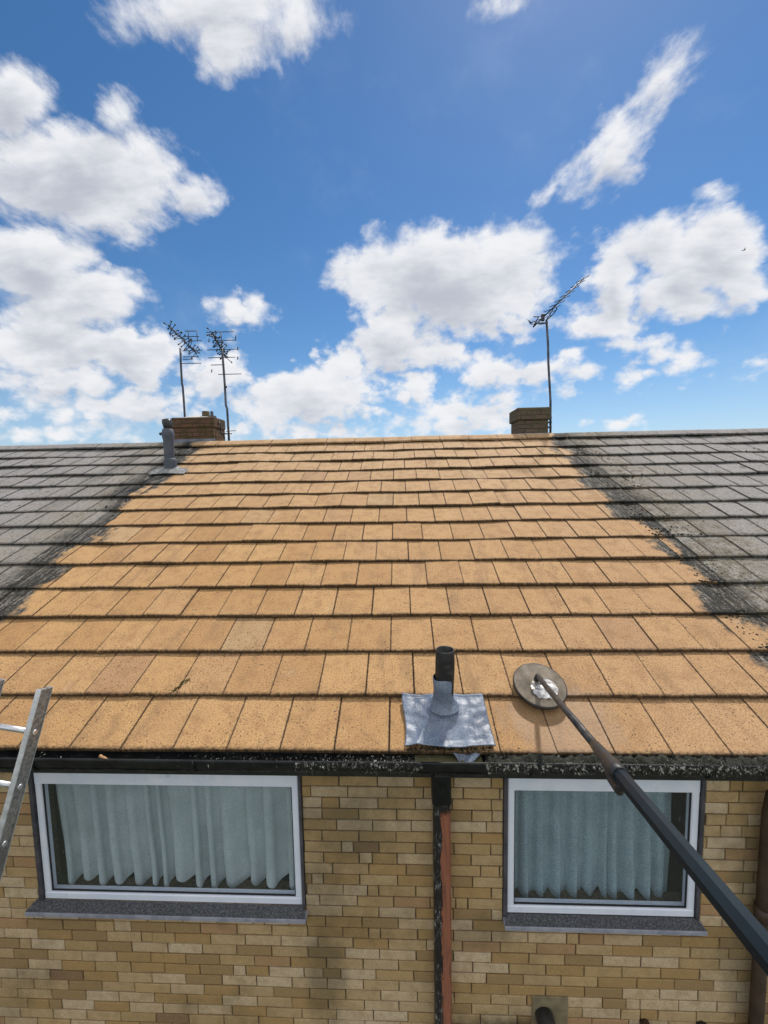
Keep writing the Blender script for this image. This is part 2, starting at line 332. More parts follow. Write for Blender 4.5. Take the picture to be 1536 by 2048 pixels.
def curtain_material(name, c1, c2):
    m, k = mat(name)
    P = k.pos
    weave = k.noise(P, 260, 2, 0.6)
    c = k.mix(k.ramp(weave, 0.4, 0.6), c1, c2)
    c = k.mix(k.ramp(k.noise(P, 5, 3), 0.4, 0.7, 0, 0.3), c, tuple(x*0.7 for x in c1))
    k.put(k.b.inputs['Base Color'], c); k.b.inputs['Roughness'].default_value = 0.9
    tl = k.new('ShaderNodeBsdfTranslucent'); k.l.new(c, tl.inputs[0])
    tp = k.new('ShaderNodeBsdfTransparent')
    mx = k.new('ShaderNodeMixShader'); mx.inputs[0].default_value = 0.15
    k.l.new(k.b.outputs[0], mx.inputs[1]); k.l.new(tl.outputs[0], mx.inputs[2])
    m2 = k.new('ShaderNodeMixShader'); k.put(m2.inputs[0], k.ramp(weave, 0.45, 0.6, 0.0, 0.08))
    k.l.new(mx.outputs[0], m2.inputs[1]); k.l.new(tp.outputs[0], m2.inputs[2]); k.l.new(m2.outputs[0], k.o.inputs[0])
    return m

def downpipe_material():
    m, k = mat('peeling_downpipe')
    px, py, pz = k.sep(k.pos)
    nz = k.noise(k.comb(k.math('MULTIPLY', px, 30), 0, k.math('MULTIPLY', pz, 6)), 1, 6, 0.75)
    e = k.math('ADD', k.math('SUBTRACT', px, 0.284), k.math('MULTIPLY', k.math('SUBTRACT', nz, 0.5), 0.085))
    blk = k.ramp(e, 0.006, -0.001)
    top = k.ramp(k.math('ADD', pz, k.math('MULTIPLY', nz, 0.08)), -0.40, -0.36)
    blk = k.math('MAXIMUM', blk, top)
    brown = k.mix(k.ramp(k.noise(k.comb(k.math('MULTIPLY', px, 60), 0, k.math('MULTIPLY', pz, 5)), 1, 4), 0.4, 0.65), (0.27, 0.098, 0.052), (0.19, 0.068, 0.040))
    streak = k.ramp(k.noise(k.comb(k.math('MULTIPLY', px, 120), 0, k.math('MULTIPLY', pz, 4)), 1, 3, 0.7), 0.62, 0.66)
    brown = k.mix(streak, brown, (0.02, 0.012, 0.01))
    glint_flk = k.ramp(k.noise(k.comb(k.math('MULTIPLY', px, 130), 0, k.math('MULTIPLY', pz, 20)), 1, 4, 0.75), 0.55, 0.60)  # pale flakes in the black paint, doubling as painted wet glints
    glint_flk = k.math('MULTIPLY', glint_flk, k.ramp(k.noise(k.comb(0, 0, pz), 5, 3), 0.42, 0.6))
    k.put(k.b.inputs['Base Color'], k.mix(blk, brown, k.mix(glint_flk, (0.006, 0.007, 0.008), (0.45, 0.48, 0.48))))
    k.put(k.b.inputs['Roughness'], k.math('MULTIPLY_ADD', blk, -0.45, 0.75))
    nn = k.noise(k.comb(k.math('MULTIPLY', px, 90), k.math('MULTIPLY', py, 90), k.math('MULTIPLY', pz, 40)), 1, 4, 0.7)
    k.put(k.b.inputs['Normal'], bump(k, k.math('MULTIPLY', nn, blk), 1.0, 0.02))
    return m

def lead_material():
    m, k = mat('lead_sheet'); P = k.pos; px, py, pz = k.sep(P)
    c = k.mix(k.ramp(k.noise(P, 8, 5, 0.6), 0.35, 0.65), (0.10, 0.13, 0.185), (0.18, 0.225, 0.30))
    st = k.noise(k.comb(k.math('MULTIPLY', px, 55), k.math('MULTIPLY', py, 7), 0), 1, 5, 0.7)
    c = k.mix(k.ramp(st, 0.56, 0.72, 0, 0.6), c, (0.42, 0.46, 0.52))
    c = k.mix(k.ramp(k.noise(P, 100, 4, 0.8), 0.53, 0.62, 0, 0.8), c, (0.045, 0.05, 0.055))
    c = k.mix(k.ramp(k.noise(P, 16, 6, 0.75), 0.60, 0.70, 0, 0.75), c, (0.075, 0.07, 0.06))
    k.put(k.b.inputs['Base Color'], c); k.b.inputs['Roughness'].default_value = 0.42
    k.put(k.b.inputs['Normal'], bump(k, k.math('ADD', k.noise(P, 24, 5, 0.6), k.math('MULTIPLY', k.noise(P, 110, 3), 0.3)), 0.6, 0.006))
    return m

MT = {
 'roof': roof_material(), 'brick': brick_material(), 'glass': glass_material(),
 'pipe_paint': downpipe_material(),
 'mortar': simple('mortar', (0.050, 0.038, 0.023), (0.115, 0.088, 0.054), 60, 0.95),
 'black': simple('black_plastic', (0.012, 0.013, 0.014), (0.022, 0.023, 0.024), 20, 0.42),
 'gutter': simple('gutter_plastic', (0.004, 0.005, 0.006), (0.013, 0.015, 0.015), 9, 0.5, spec=0.3),
 'silt': simple('silt', (0.012, 0.011, 0.008), (0.05, 0.047, 0.03), 40, 0.9, bstr=0.6),
 'white': simple('white_upvc', (0.66, 0.71, 0.83), (0.73, 0.77, 0.87), 6, 0.38, bstr=0.02),
 'trim_shade': simple('dark_trim_and_shade', (0.035, 0.035, 0.045), (0.075, 0.07, 0.085), 12, 0.6),  # soffit, and the painted shade of the window reveals
 'sill': simple('weathered_sill', (0.040, 0.042, 0.048), (0.12, 0.125, 0.135), 110, 0.8, bstr=0.5, lo=0.40, hi=0.66),
 'sill_edge': simple('painted_sill_edge', (0.20, 0.21, 0.26), (0.29, 0.30, 0.35), 14, 0.6),
 'lead': lead_material(),
 'old_lead': simple('oxidised_lead', (0.14, 0.14, 0.14), (0.27, 0.275, 0.28), 18, 0.8, bstr=0.6),
 'old_pipe': simple('tarred_pipe', (0.010, 0.010, 0.010), (0.07, 0.07, 0.07), 13, 0.6, bstr=0.5, lo=0.5, hi=0.8),
 'grey_pipe': simple('grey_pipe', (0.045, 0.058, 0.080), (0.075, 0.088, 0.112), 6, 0.55),
 'alu': simple('aluminium', (0.50, 0.51, 0.54), (0.66, 0.67, 0.70), 16, 0.38, metal=0.75, bstr=0.35),
 'alu_dirty': simple('dirty_aluminium', (0.17, 0.165, 0.16), (0.33, 0.325, 0.31), 60, 0.55, metal=0.5, bstr=0.8, bd=0.006),
 'pole': simple('dark_pole', (0.004, 0.011, 0.018), (0.008, 0.018, 0.026), 5, 0.45, bstr=0.03, spec=0.22),
 'pole_tip': simple('dusty_tube', (0.022, 0.022, 0.024), (0.060, 0.055, 0.048), 12, 0.5, spec=0.25),
 'disc': simple('muddy_disc', (0.110, 0.088, 0.062), (0.175, 0.145, 0.105), 14, 0.75, bstr=0.4),
 'silver': simple('wet_metal', (0.22, 0.20, 0.18), (0.80, 0.80, 0.80), 26, 0.3, metal=0.3, bstr=0.7),
 'bristle': simple('dark_bristle', (0.02, 0.018, 0.015), (0.06, 0.05, 0.04), 60, 0.9),
 'chim_brick': None, 'chim_dark': None,
 'aerial': simple('aerial_metal', (0.012, 0.016, 0.026), (0.035, 0.042, 0.06), 12, 0.5, metal=0.1),
 'mast': simple('mast_metal', (0.03, 0.037, 0.05), (0.10, 0.11, 0.13), 7, 0.5, metal=0.2),
 'concrete': simple('cement_render', (0.15, 0.120, 0.070), (0.23, 0.185, 0.11), 12, 0.95, bstr=0.4),
 'flaunch': simple('mortar_flaunching', (0.42, 0.42, 0.40), (0.55, 0.54, 0.52), 20, 0.9),
 'felt': simple('roof_felt', (0.008, 0.008, 0.008), (0.014, 0.014, 0.013), 10, 0.9),
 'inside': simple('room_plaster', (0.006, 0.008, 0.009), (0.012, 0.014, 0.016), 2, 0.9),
 'wood': simple('bleached_wood', (0.28, 0.14, 0.06), (0.42, 0.24, 0.12), 40, 0.8),
 'moss': simple('black_moss', (0.003, 0.004, 0.002), (0.020, 0.021, 0.011), 55, 0.9, bstr=0.7),
 'strand': simple('dead_strand', (0.008, 0.009, 0.006), (0.55, 0.55, 0.50), 60, 0.7, lo=0.50, hi=0.68),
 'green': simple('green_moss', (0.05, 0.06, 0.02), (0.16, 0.17, 0.07), 60, 0.9),
 'olive': simple('gutter_water', (0.10, 0.095, 0.05), (0.14, 0.13, 0.07), 7, 0.25),
 'brown_pipe': simple('brown_downpipe', (0.035, 0.022, 0.014), (0.060, 0.038, 0.025), 6, 0.55),
 'lawn': simple('lawn', (0.025, 0.042, 0.014), (0.06, 0.08, 0.03), 0.8, 0.95),
 'patio': simple('patio', (0.27, 0.235, 0.185), (0.36, 0.315, 0.25), 3, 0.9),
 'bird': simple('bird_feather', (0.10, 0.10, 0.12), (0.18, 0.18, 0.20), 20, 0.7),
}
def chimney_material(name, a, b, c_, course=0.07):
    m, k = mat(name)
    br = k.new('ShaderNodeTexBrick'); px, py, pz = k.sep(k.pos)
    k.l.new(k.comb(k.math('ADD', px, py), pz, 0), br.inputs['Vector'])
    br.inputs['Scale'].default_value = 1; br.inputs['Brick Width'].default_value = 0.215; br.inputs['Row Height'].default_value = course
    br.inputs['Mortar Size'].default_value = 0.006; br.inputs['Color1'].default_value = (*a, 1); br.inputs['Color2'].default_value = (*b, 1)
    br.inputs['Mortar'].default_value = (0.03, 0.025, 0.02, 1)
    c = k.mix(k.ramp(k.noise(k.pos, 7, 5, 0.65), 0.4, 0.65), br.outputs[0], c_)
    c = k.mix(k.ramp(k.noise(k.pos, 40, 4, 0.7), 0.45, 0.68, 0, 0.7), c, (0.04, 0.03, 0.02))
    k.put(k.b.inputs['Base Color'], c); k.b.inputs['Roughness'].default_value = 0.95
    k.put(k.b.inputs['Normal'], bump(k, k.math('ADD', br.outputs[1], k.noise(k.pos, 60, 4)), 0.6, 0.006))
    return m
MT['chim_brick'] = chimney_material('orange_chimney_brick', (0.17, 0.085, 0.048), (0.12, 0.065, 0.038), (0.065, 0.048, 0.018))
MT['chim_dark'] = chimney_material('sooty_chimney_brick', (0.14, 0.10, 0.075), (0.10, 0.075, 0.06), (0.10, 0.09, 0.045))
MT['curtain_pale'] = curtain_material('pale_net', (0.40, 0.48, 0.49), (0.66, 0.72, 0.72))
MT['curtain_teal'] = curtain_material('teal_net', (0.20, 0.30, 0.34), (0.50, 0.60, 0.64))

# ------------------------------------------------------------------ mesh helpers
class MB:
    def __init__(s): s.v = []; s.f = []; s.sm = []; s.r = []; s.uv = []; s.cur = (0.5, 0.5, 0.5)
    def face(s, idx, smooth=False, uv=None):
        s.f.append(tuple(idx)); s.sm.append(smooth); s.r.append(s.cur); s.uv.append(uv)
    def box(s, x0, x1, y0, y1, z0, z1, fn=None):
        b = len(s.v)
        for z in (z0, z1):
            for (x, y) in ((x0, y0), (x1, y0), (x1, y1), (x0, y1)):
                s.v.append(fn(x, y, z) if fn else (x, y, z))
        for q in ((0, 3, 2, 1), (4, 5, 6, 7), (0, 1, 5, 4), (1, 2, 6, 5), (2, 3, 7, 6), (3, 0, 4, 7)):
            s.face([b+i for i in q])
    def bbox(s, x0, x1, y0, y1, z0, z1, bev=0.004, fn=None):
        """box with chamfered edges"""
        b = len(s.v); e = bev
        def add(p): s.v.append(fn(*p) if fn else p); return len(s.v)-1
        X, Y, Z = (x0, x1), (y0, y1), (z0, z1); I = {}
        for i in (0, 1):
            for j in (0, 1):
                for l in (0, 1):
                    ex = e*(1-2*i); ey = e*(1-2*j); ez = e*(1-2*l)
                    I[i, j, l, 'x'] = add((X[i], Y[j]+ey, Z[l]+ez)); I[i, j, l, 'y'] = add((X[i]+ex, Y[j], Z[l]+ez)); I[i, j, l, 'z'] = add((X[i]+ex, Y[j]+ey, Z[l]))
        for i in (0, 1):
            s.face([I[i, 0, 0, 'x'], I[i, 0, 1, 'x'], I[i, 1, 1, 'x'], I[i, 1, 0, 'x']][::(1 if i == 0 else -1)])
            s.face([I[0, i, 0, 'y'], I[1, i, 0, 'y'], I[1, i, 1, 'y'], I[0, i, 1, 'y']][::(1 if i == 0 else -1)])
            s.face([I[0, 0, i, 'z'], I[0, 1, i, 'z'], I[1, 1, i, 'z'], I[1, 0, i, 'z']][::(1 if i == 0 else -1)])
        for j in (0, 1):
            for l in (0, 1):
                s.face([I[0, j, l, 'y'], I[1, j, l, 'y'], I[1, j, l, 'z'], I[0, j, l, 'z']][::(1 if j == l else -1)])
                s.face([I[j, 0, l, 'x'], I[j, 1, l, 'x'], I[j, 1, l, 'z'], I[j, 0, l, 'z']][::(-1 if j == l else 1)])
                s.face([I[j, l, 0, 'x'], I[j, l, 1, 'x'], I[j, l, 1, 'y'], I[j, l, 0, 'y']][::(1 if j == l else -1)])
        for i in (0, 1):
            for j in (0, 1):
                for l in (0, 1):
                    s.face([I[i, j, l, 'x'], I[i, j, l, 'y'], I[i, j, l, 'z']])
    def tube(s, pts, rads, n=10, smooth=True, caps=True, hollow=0, ref=None):
        pts = [Vector(p) for p in pts]
        if not isinstance(rads, (list, tuple)): rads = [rads]*len(pts)
        b = len(s.v); prevu = None
        for i, p in enumerate(pts):
            t = (pts[min(i+1, len(pts)-1)] - pts[max(i-1, 0)]).normalized()
            if prevu is None:
                a = Vector(ref) if ref else (Vector((0, 0, 1)) if abs(t.z) < 0.9 else Vector((1, 0, 0)))
            else: a = prevu
            u = (a - t*a.dot(t)).normalized(); v = t.cross(u); prevu = u
            for j in range(n):
                an = 2*math.pi*(j+0.5)/n
                s.v.append(tuple(p + (u*math.cos(an) + v*math.sin(an))*rads[i]))
        for i in range(len(pts)-1):
            for j in range(n):
                a0 = b+i*n+j; a1 = b+i*n+(j+1) % n
                s.face((a0, a1, a1+n, a0+n), smooth)
        if caps:
            s.face([b+j for j in range(n)][::-1]); s.face([b+(len(pts)-1)*n+j for j in range(n)])
    def grid(s, fn, nu, nv, smooth=True, flip=False):
        b = len(s.v)
        for j in range(nv+1):
            for i in range(nu+1): s.v.append(tuple(fn(i/nu, j/nv)))
        for j in range(nv):
            for i in range(nu):
                q = [b+j*(nu+1)+i, b+j*(nu+1)+i+1, b+(j+1)*(nu+1)+i+1, b+(j+1)*(nu+1)+i]
                s.face(q[::-1] if flip else q, smooth)
    def lathe(s, prof, n=24, fn=None, smooth=True):
        """prof: list of (r, h); fn maps (x, y, h) to world"""
        b = len(s.v)
        for (r, h) in prof:
            for j in range(n):
                a = 2*math.pi*j/n; p = (r*math.cos(a), r*math.sin(a), h)
                s.v.append(tuple(fn(*p)) if fn else p)
        for i in range(len(prof)-1):
            for j in range(n):
                a0 = b+i*n+j; a1 = b+i*n+(j+1) % n
                s.face((a0, a1, a1+n, a0+n), smooth)
    def build(s, name, m, parent=None, origin=None):
        me = bpy.data.meshes.new(name)
        off = Vector((0, 0, 0))
        if parent is not None:
            off = parent.get('_o') and Vector(parent['_o']) or Vector((0, 0, 0))
        elif origin is not None: off = Vector(origin)
        me.from_pydata([tuple(Vector(v)-off) for v in s.v], [], s.f)
        me.polygons.foreach_set('use_smooth', s.sm)
        if any(r != (0.5, 0.5, 0.5) for r in s.r):
            at = me.attributes.new('rnd', 'FLOAT_VECTOR', 'FACE')
            at.data.foreach_set('vector', [c for r in s.r for c in r])
        if any(u is not None for u in s.uv):
            ul = me.uv_layers.new(name='tile'); li = 0
            for f, u in zip(s.f, s.uv):
                for q in range(len(f)):
                    ul.data[li].uv = u[q] if u else (0.5, 0.02); li += 1
        me.materials.append(m if not isinstance(m, str) else MT[m]); me.update()
        o = bpy.data.objects.new(name, me); COL.objects.link(o)
        if parent is not None: o.parent = parent; o['_o'] = tuple(off)
        else: o.location = off; o['_o'] = tuple(off)
        return o
def thing(name, label, cat, loc=(0, 0, 0), group=None):
    o = bpy.data.objects.new(name, None); COL.objects.link(o); o.location = loc; o['_o'] = tuple(loc)
    o.empty_display_size = 0.2; o['label'] = label; o['category'] = cat
    if group: o['group'] = group
    return o
def tag(o, label, cat, group=None, kind=None):
    o['label'] = label
    o['category'] = cat
    if group: o['group'] = group
    if kind: o['kind'] = kind
    return o

CP, SP = math.cos(PHI), math.sin(PHI)
def RP(x, s, h=0.0):
    """point on the roof slope: x along the eaves, s up the slope, h above the tiles"""
    return Vector((x, s*CP - h*SP, s*SP + h*CP))
GZ = -5.25
XL, XR = -3.30, 2.70            # party lines of the middle house
XA, XB = -9.3, 8.7
EAVE_TOP = -0.19
RIDGE_S = 14.42*GAUGE
RY, RZ = RIDGE_S*CP, RIDGE_S*SP

# ------------------------------------------------------------------ ground
g = MB(); g.grid(lambda u, v: ((u-0.5)*3000, (v-0.5)*3000, GZ), 40, 40)
o = g.build('ground', 'lawn'); o['kind'] = 'structure'
g = MB(); g.box(-9.3, 8.7, -3.4, 0.149, GZ-0.1, GZ+0.03); o = g.build('path', 'patio'); o['kind'] = 'structure'

# ------------------------------------------------------------------ roofs
def sag(x, n):
    f = min(1.0, 0.25+n/9.0)
    return (0.020*mnoise.noise(Vector((x*0.75, n*0.55, 3.1))) + 0.013*mnoise.noise(Vector((x*2.7, n*1.3, 9.1))))*f
def tiles(x0, x1):
    b = MB(); T = 0.024
    for n in range(14):
        offx = 0.5*(n % 2)
        s0 = n*GAUGE; s1 = s0 + GAUGE + 0.03
        if n == 13: s1 = RIDGE_S-0.02
        kk = math.floor(x0/TW - offx)-1
        while (kk+offx)*TW < x1:
            a = (kk+offx)*TW; c = a+TW; kk += 1
            cut0 = max(a, x0); cut1 = min(c, x1)
            if cut1-cut0 < 0.012: continue
            b.cur = (rnd.random(), rnd.random(), rnd.random())
            gp = rnd.choice((0.0012, 0.0018, 0.0028, 0.0035, 0.0045))
            dh0, dh1 = rnd.uniform(-0.0025, 0.003), rnd.uniform(-0.0025, 0.003)
            ds0, ds1 = rnd.uniform(-0.003, 0.003), rnd.uniform(-0.003, 0.003)
            if n > 2 and rnd.random() < 0.16: dh0 += 0.007; dh1 += rnd.uniform(-0.002, 0.007)
            xa, xb = cut0+gp, cut1-gp*0.6
            vs = []; e = 0.004
            drop = 0.027*(s1-s0)/(GAUGE+0.03)
            def P(x, s, h): vs.append(tuple(RP(x, s, h)))
            h0, h1 = sag(xa, n)+dh0, sag(xb, n)+dh1
            if n == 13: h0 -= 0; h1 -= 0
            # top: bevelled lower edge, top face, underside
            for (x, h, ds) in ((xa, h0, ds0), (xb, h1, ds1)):
                P(x, s0+ds, h-T); P(x, s0+ds, h-e); P(x, s0+ds+e, h); P(x, s1, h-drop); P(x, s1, h-drop-T)
            i0 = len(b.v); b.v += vs
            v0 = e/(s1-s0)
            b.face((i0, i0+5, i0+6, i0+1)[::1], False, [(0, 0), (1, 0), (1, 0.0), (0, 0.0)])
            b.face((i0+1, i0+6, i0+7, i0+2), False, [(0, 0.0), (1, 0.0), (1, .03), (0, .03)])
            b.face((i0+2, i0+7, i0+8, i0+3), False, [(0, v0), (1, v0), (1, 1), (0, 1)])
            b.face((i0+0, i0+1, i0+2, i0+3, i0+4)); b.face((i0+9, i0+8, i0+7, i0+6, i0+5))
    # rear slope as one lapped sheet per course
    b.cur = (0.4, 0.4, 0.4)
    for n in range(14):
        s0 = n*GAUGE; s1 = min(s0+GAUGE+0.03, RIDGE_S-0.02)
        def fn(x, s, h):
            p = RP(x, s, h); return (p.x, 2*RY-p.y, p.z)
        b.box(x0, x1, s0, s1, -0.03-0.02, -0.012, fn=fn)
    return b
def ridge(x0, x1):
    b = MB(); L = 0.447; x = x0
    while x < x1-0.02:
        xe = min(x+L, x1)
        b.cur = (rnd.random(), rnd.random()*0.8, rnd.random()*0.8)
        dz = 0.004*mnoise.noise(Vector((x, 0, 0)))+rnd.uniform(-0.002, 0.003); gp = 0.003
        hw = 0.165
        def fn(u, v):
            t = (v-0.5)*2            # -1 .. 1 across
            yy = RY + t*hw*CP; zz = RZ + 0.030 - abs(t)**1.25*hw*SP*1.02 + dz + 0.004*mnoise.noise(Vector((x+u*0.4, 5, 0)))
            return (x+gp+(xe-x-2*gp)*u, yy, zz)
        k0 = len(b.f); b.grid(fn, 6, 12, smooth=True)
        # front lip
        f0 = fn(0, 0); f1 = fn(1, 0)
        i = len(b.v); b.v += [f0, f1, (f1[0], f1[1]+0.004, f1[2]-0.022), (f0[0], f0[1]+0.004, f0[2]-0.022)]
        b.face((i+3, i+2, i+1, i))
        for q in range(k0, len(b.f)-1): b.uv[q] = [(0.5, 0.5)]*4
        b.uv[-1] = [(0.5, 0.05)]*4
        x = xe
    return b

def rects_wall(x0, x1, z0, z1, holes):
    """split a rectangle round window holes"""
    xs = sorted({x0, x1, *[v for h in holes for v in (h[0], h[1])]}); zs = sorted({z0, z1, *[v for h in holes for v in (h[2], h[3])]})
    for i in range(len(xs)-1):
        for j in range(len(zs)-1):
            a, b, c, d = xs[i], xs[i+1], zs[j], zs[j+1]
            if a < x0 or b > x1 or c < z0 or d > z1: continue
            mx, mz = (a+b)/2, (c+d)/2
            if any(h[0] < mx < h[1] and h[2] < mz < h[3] for h in holes): continue
            yield a, b, c, d
COURSE, BL = 0.0703, 0.222
def bricks(x0, x1, holes, fine=True):
    b = MB(); J = 0.0048; z = EAVE_TOP; r = 0
    while z > GZ:
        zt = z - 0.0042; zb = z - COURSE + 0.0042
        # a mixed bond: mostly stretchers, with odd headers
        x = x0 - rnd.uniform(0, BL)
        x = x0 - (0.5*BL if r % 2 else 0)
        x -= (0, 0, 0.25*BL, 0, 0, 0.12*BL, 0)[r % 7]; pend = 0; jo = 0.0
        wob = lambda xx: 0.0022*mnoise.noise(Vector((xx*0.9, z*3, 1.7)))
        while x < x1:
            if pend: ln = pend; pend = 0
            elif rnd.random() < 0.09: ln = BL*rnd.choice((0.5, 0.5, 0.32, 0.66)); pend = BL-ln
            else: ln = BL
            a, c = x+jo, x+ln; x = c; jo = rnd.uniform(-0.006, 0.006); c += jo
            segs = [(max(a, x0), min(c, x1))]
            for h in holes:
                if zb < h[3] and zt > h[2]:
                    ns = []
                    for (p, q) in segs:
                        if q <= h[0] or p >= h[1]: ns.append((p, q))
                        else:
                            if p < h[0]: ns.append((p, h[0]))
                            if q > h[1]: ns.append((h[1], q))
                    segs = ns
            for (p, q) in segs:
                if q-p < 0.015: continue
                b.cur = (rnd.random(), rnd.random(), rnd.random())
                pr = rnd.uniform(-0.0015, 0.002); j0 = rnd.uniform(0, 0.0015)
                w0, w1 = wob(p), wob(q)
                a0, a1 = p+J/2+j0, q-J/2
                if z < -2.6 or not fine:
                    i = len(b.v); b.v += [(a0, .15-pr, zb), (a1, .15-pr, zb), (a1, .15-pr, zt), (a0, .15-pr, zt)]
                    b.face((i, i+1, i+2, i+3)); continue
                e = 0.0028; y = 0.15-pr; yb = 0.172
                i = len(b.v)
                jt = [rnd.uniform(-0.0016, 0.0016) for _ in range(8)]
                b.v += [(a0+e, y, zb+e+w0+jt[0]), (a1-e, y, zb+e+w1+jt[1]), (a1-e, y, zt-e+w1+jt[2]), (a0+e, y, zt-e+w0+jt[3]),
                        (a0+jt[4], y+e, zb+w0), (a1+jt[5], y+e, zb+w1), (a1+jt[6], y+e, zt+w1), (a0+jt[7], y+e, zt+w0),
                        (a0, yb, zb+w0), (a1, yb, zb+w1), (a1, yb, zt+w1), (a0, yb, zt+w0)]
                b.face((i, i+1, i+2, i+3))
                for q4 in range(4):
                    n4 = (q4+1) % 4
                    b.face((i+4+q4, i+4+n4, i+n4, i+q4)); b.face((i+8+q4, i+8+n4, i+4+n4, i+4+q4))
        z -= COURSE; r += 1
    return b
def shell(x0, x1, holes, end_left=False, end_right=False):
    b = MB()
    for (a, c, d, e) in rects_wall(x0, x1, GZ, EAVE_TOP, holes):
        b.box(a, c, 0.1585, 0.30, d, e)
    b.box(x0, x1, 2*RY-0.30, 2*RY-0.15, GZ, EAVE_TOP)
    for gx0, gx1 in ((x0+0.002, x0+0.12), (x1-0.12, x1-0.002)):
        i = len(b.v)
        prof = [(0.31, GZ), (2*RY-0.31, GZ), (2*RY-0.31, EAVE_TOP), (RY, RZ-0.16), (0.31, EAVE_TOP)]
        b.v += [(gx0, y, z) for y, z in prof]+[(gx1, y, z) for y, z in prof]
        b.face([i, i+1, i+2, i+3, i+4]); b.face([i+9, i+8, i+7, i+6, i+5])
        for q in range(5): b.face((i+q, i+5+q, i+5+(q+1) % 5, i+(q+1) % 5))
    return b
def felt(x0, x1):
    b = MB()
    b.box(x0, x1, 0.012, RIDGE_S-0.05, -0.068, -0.058, fn=lambda x, s, h: tuple(RP(x, s, h)))
    return b
def gutter(x0, x1):
    b = MB(); n = 14
    prof = []
    for i in range(n+1):
        a = math.pi*(i/n); prof.append((-0.008-0.050*math.cos(a)*1.0, -0.045-0.062*math.sin(a)))
    prof = [(-0.062, -0.017), (-0.064, -0.030), (-0.058, -0.045)]+prof[1:]+[(0.042, -0.02)]
    inner = [(y*0.86+(-0.008)*0.14, z*0.9-0.0035) for y, z in prof]
    inner[0] = (-0.055, -0.017); inner[-1] = (0.038, -0.02)
    m = len(prof); i0 = len(b.v); X = [x0]
    while X[-1] < x1-0.3: X.append(X[-1]+0.25)
    X.append(x1)
    for x in X:
        d = 0.003*mnoise.noise(Vector((x*0.8, 0, 0)))
        b.v += [(x, y, z+d) for y, z in prof]+[(x, y, z+d) for y, z in inner]
    for a in range(len(X)-1):
        for j in range(m-1):
            p = i0+a*2*m+j; b.face((p, p+2*m, p+2*m+1, p+1), True)
            p += m; b.face((p+1, p+2*m+1, p+2*m, p), True)
        p = i0+a*2*m; b.face((p, p+m, p+3*m, p+2*m)); p += m-1; b.face((p+m, p, p+2*m, p+3*m))
    return b
def eaves(par, x0, x1):
    b = MB(); b.box(x0, x1, 0.047, 0.068, -0.185, -0.012); b.build('fascia', 'black', par)
    b = MB(); b.box(x0, x1, 0.068, 0.1545, -0.183, -0.170); b.build('soffit', 'trim_shade', par)
    gt = gutter(x0, x1).build('gutter', 'gutter', par)
    x = x0+0.45
    while x < x1:
        b = MB(); b.tube([(x, 0.045, -0.115), (x, -0.008, -0.114), (x, -0.045, -0.098), (x, -0.067, -0.06), (x, -0.069, -0.018)], 0.006, 6)
        b.build('gutter_bracket', 'gutter', gt); x += 0.9
    return gt

def house(name, label, x0, x1, holes, fine):
    h = thing(name, label, 'house', ((x0+x1)/2, RY, GZ))
    felt(x0, x1).build('roof_felt', 'felt', h)
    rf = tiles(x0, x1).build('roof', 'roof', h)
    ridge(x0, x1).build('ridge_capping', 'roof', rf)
    bricks(x0, x1, holes, fine).build('wall', 'brick', h)
    shell(x0, x1, holes).build('wall_core', 'mortar', h)
    eaves(h, x0, x1)
    return h

# windows: outer x0, x1, z0, z1
WL = (-2.175, -0.548, -1.105, EAVE_TOP-0.002)
WR = (0.680, 1.765, -1.122, EAVE_TOP-0.002)
TR = 0.025
HL = (WL[0]-TR, WL[1]+TR-0.006, WL[2]-0.002, WL[3]); HR = (WR[0]-TR, WR[1]+TR, WR[2]-0.002, WR[3])
mid = house('terraced_house', 'middle brick house whose orange-tan roof has just been washed clean, two white windows below', XL, XR, [HL, HR], True)
lft = house('terraced_house', 'left neighbouring house with the unwashed grey lichened roof beside the left chimney', XA, XL, [], False)
rgt = house('terraced_house', 'right neighbouring house with the unwashed grey roof at the right edge', XR, XB, [], False)

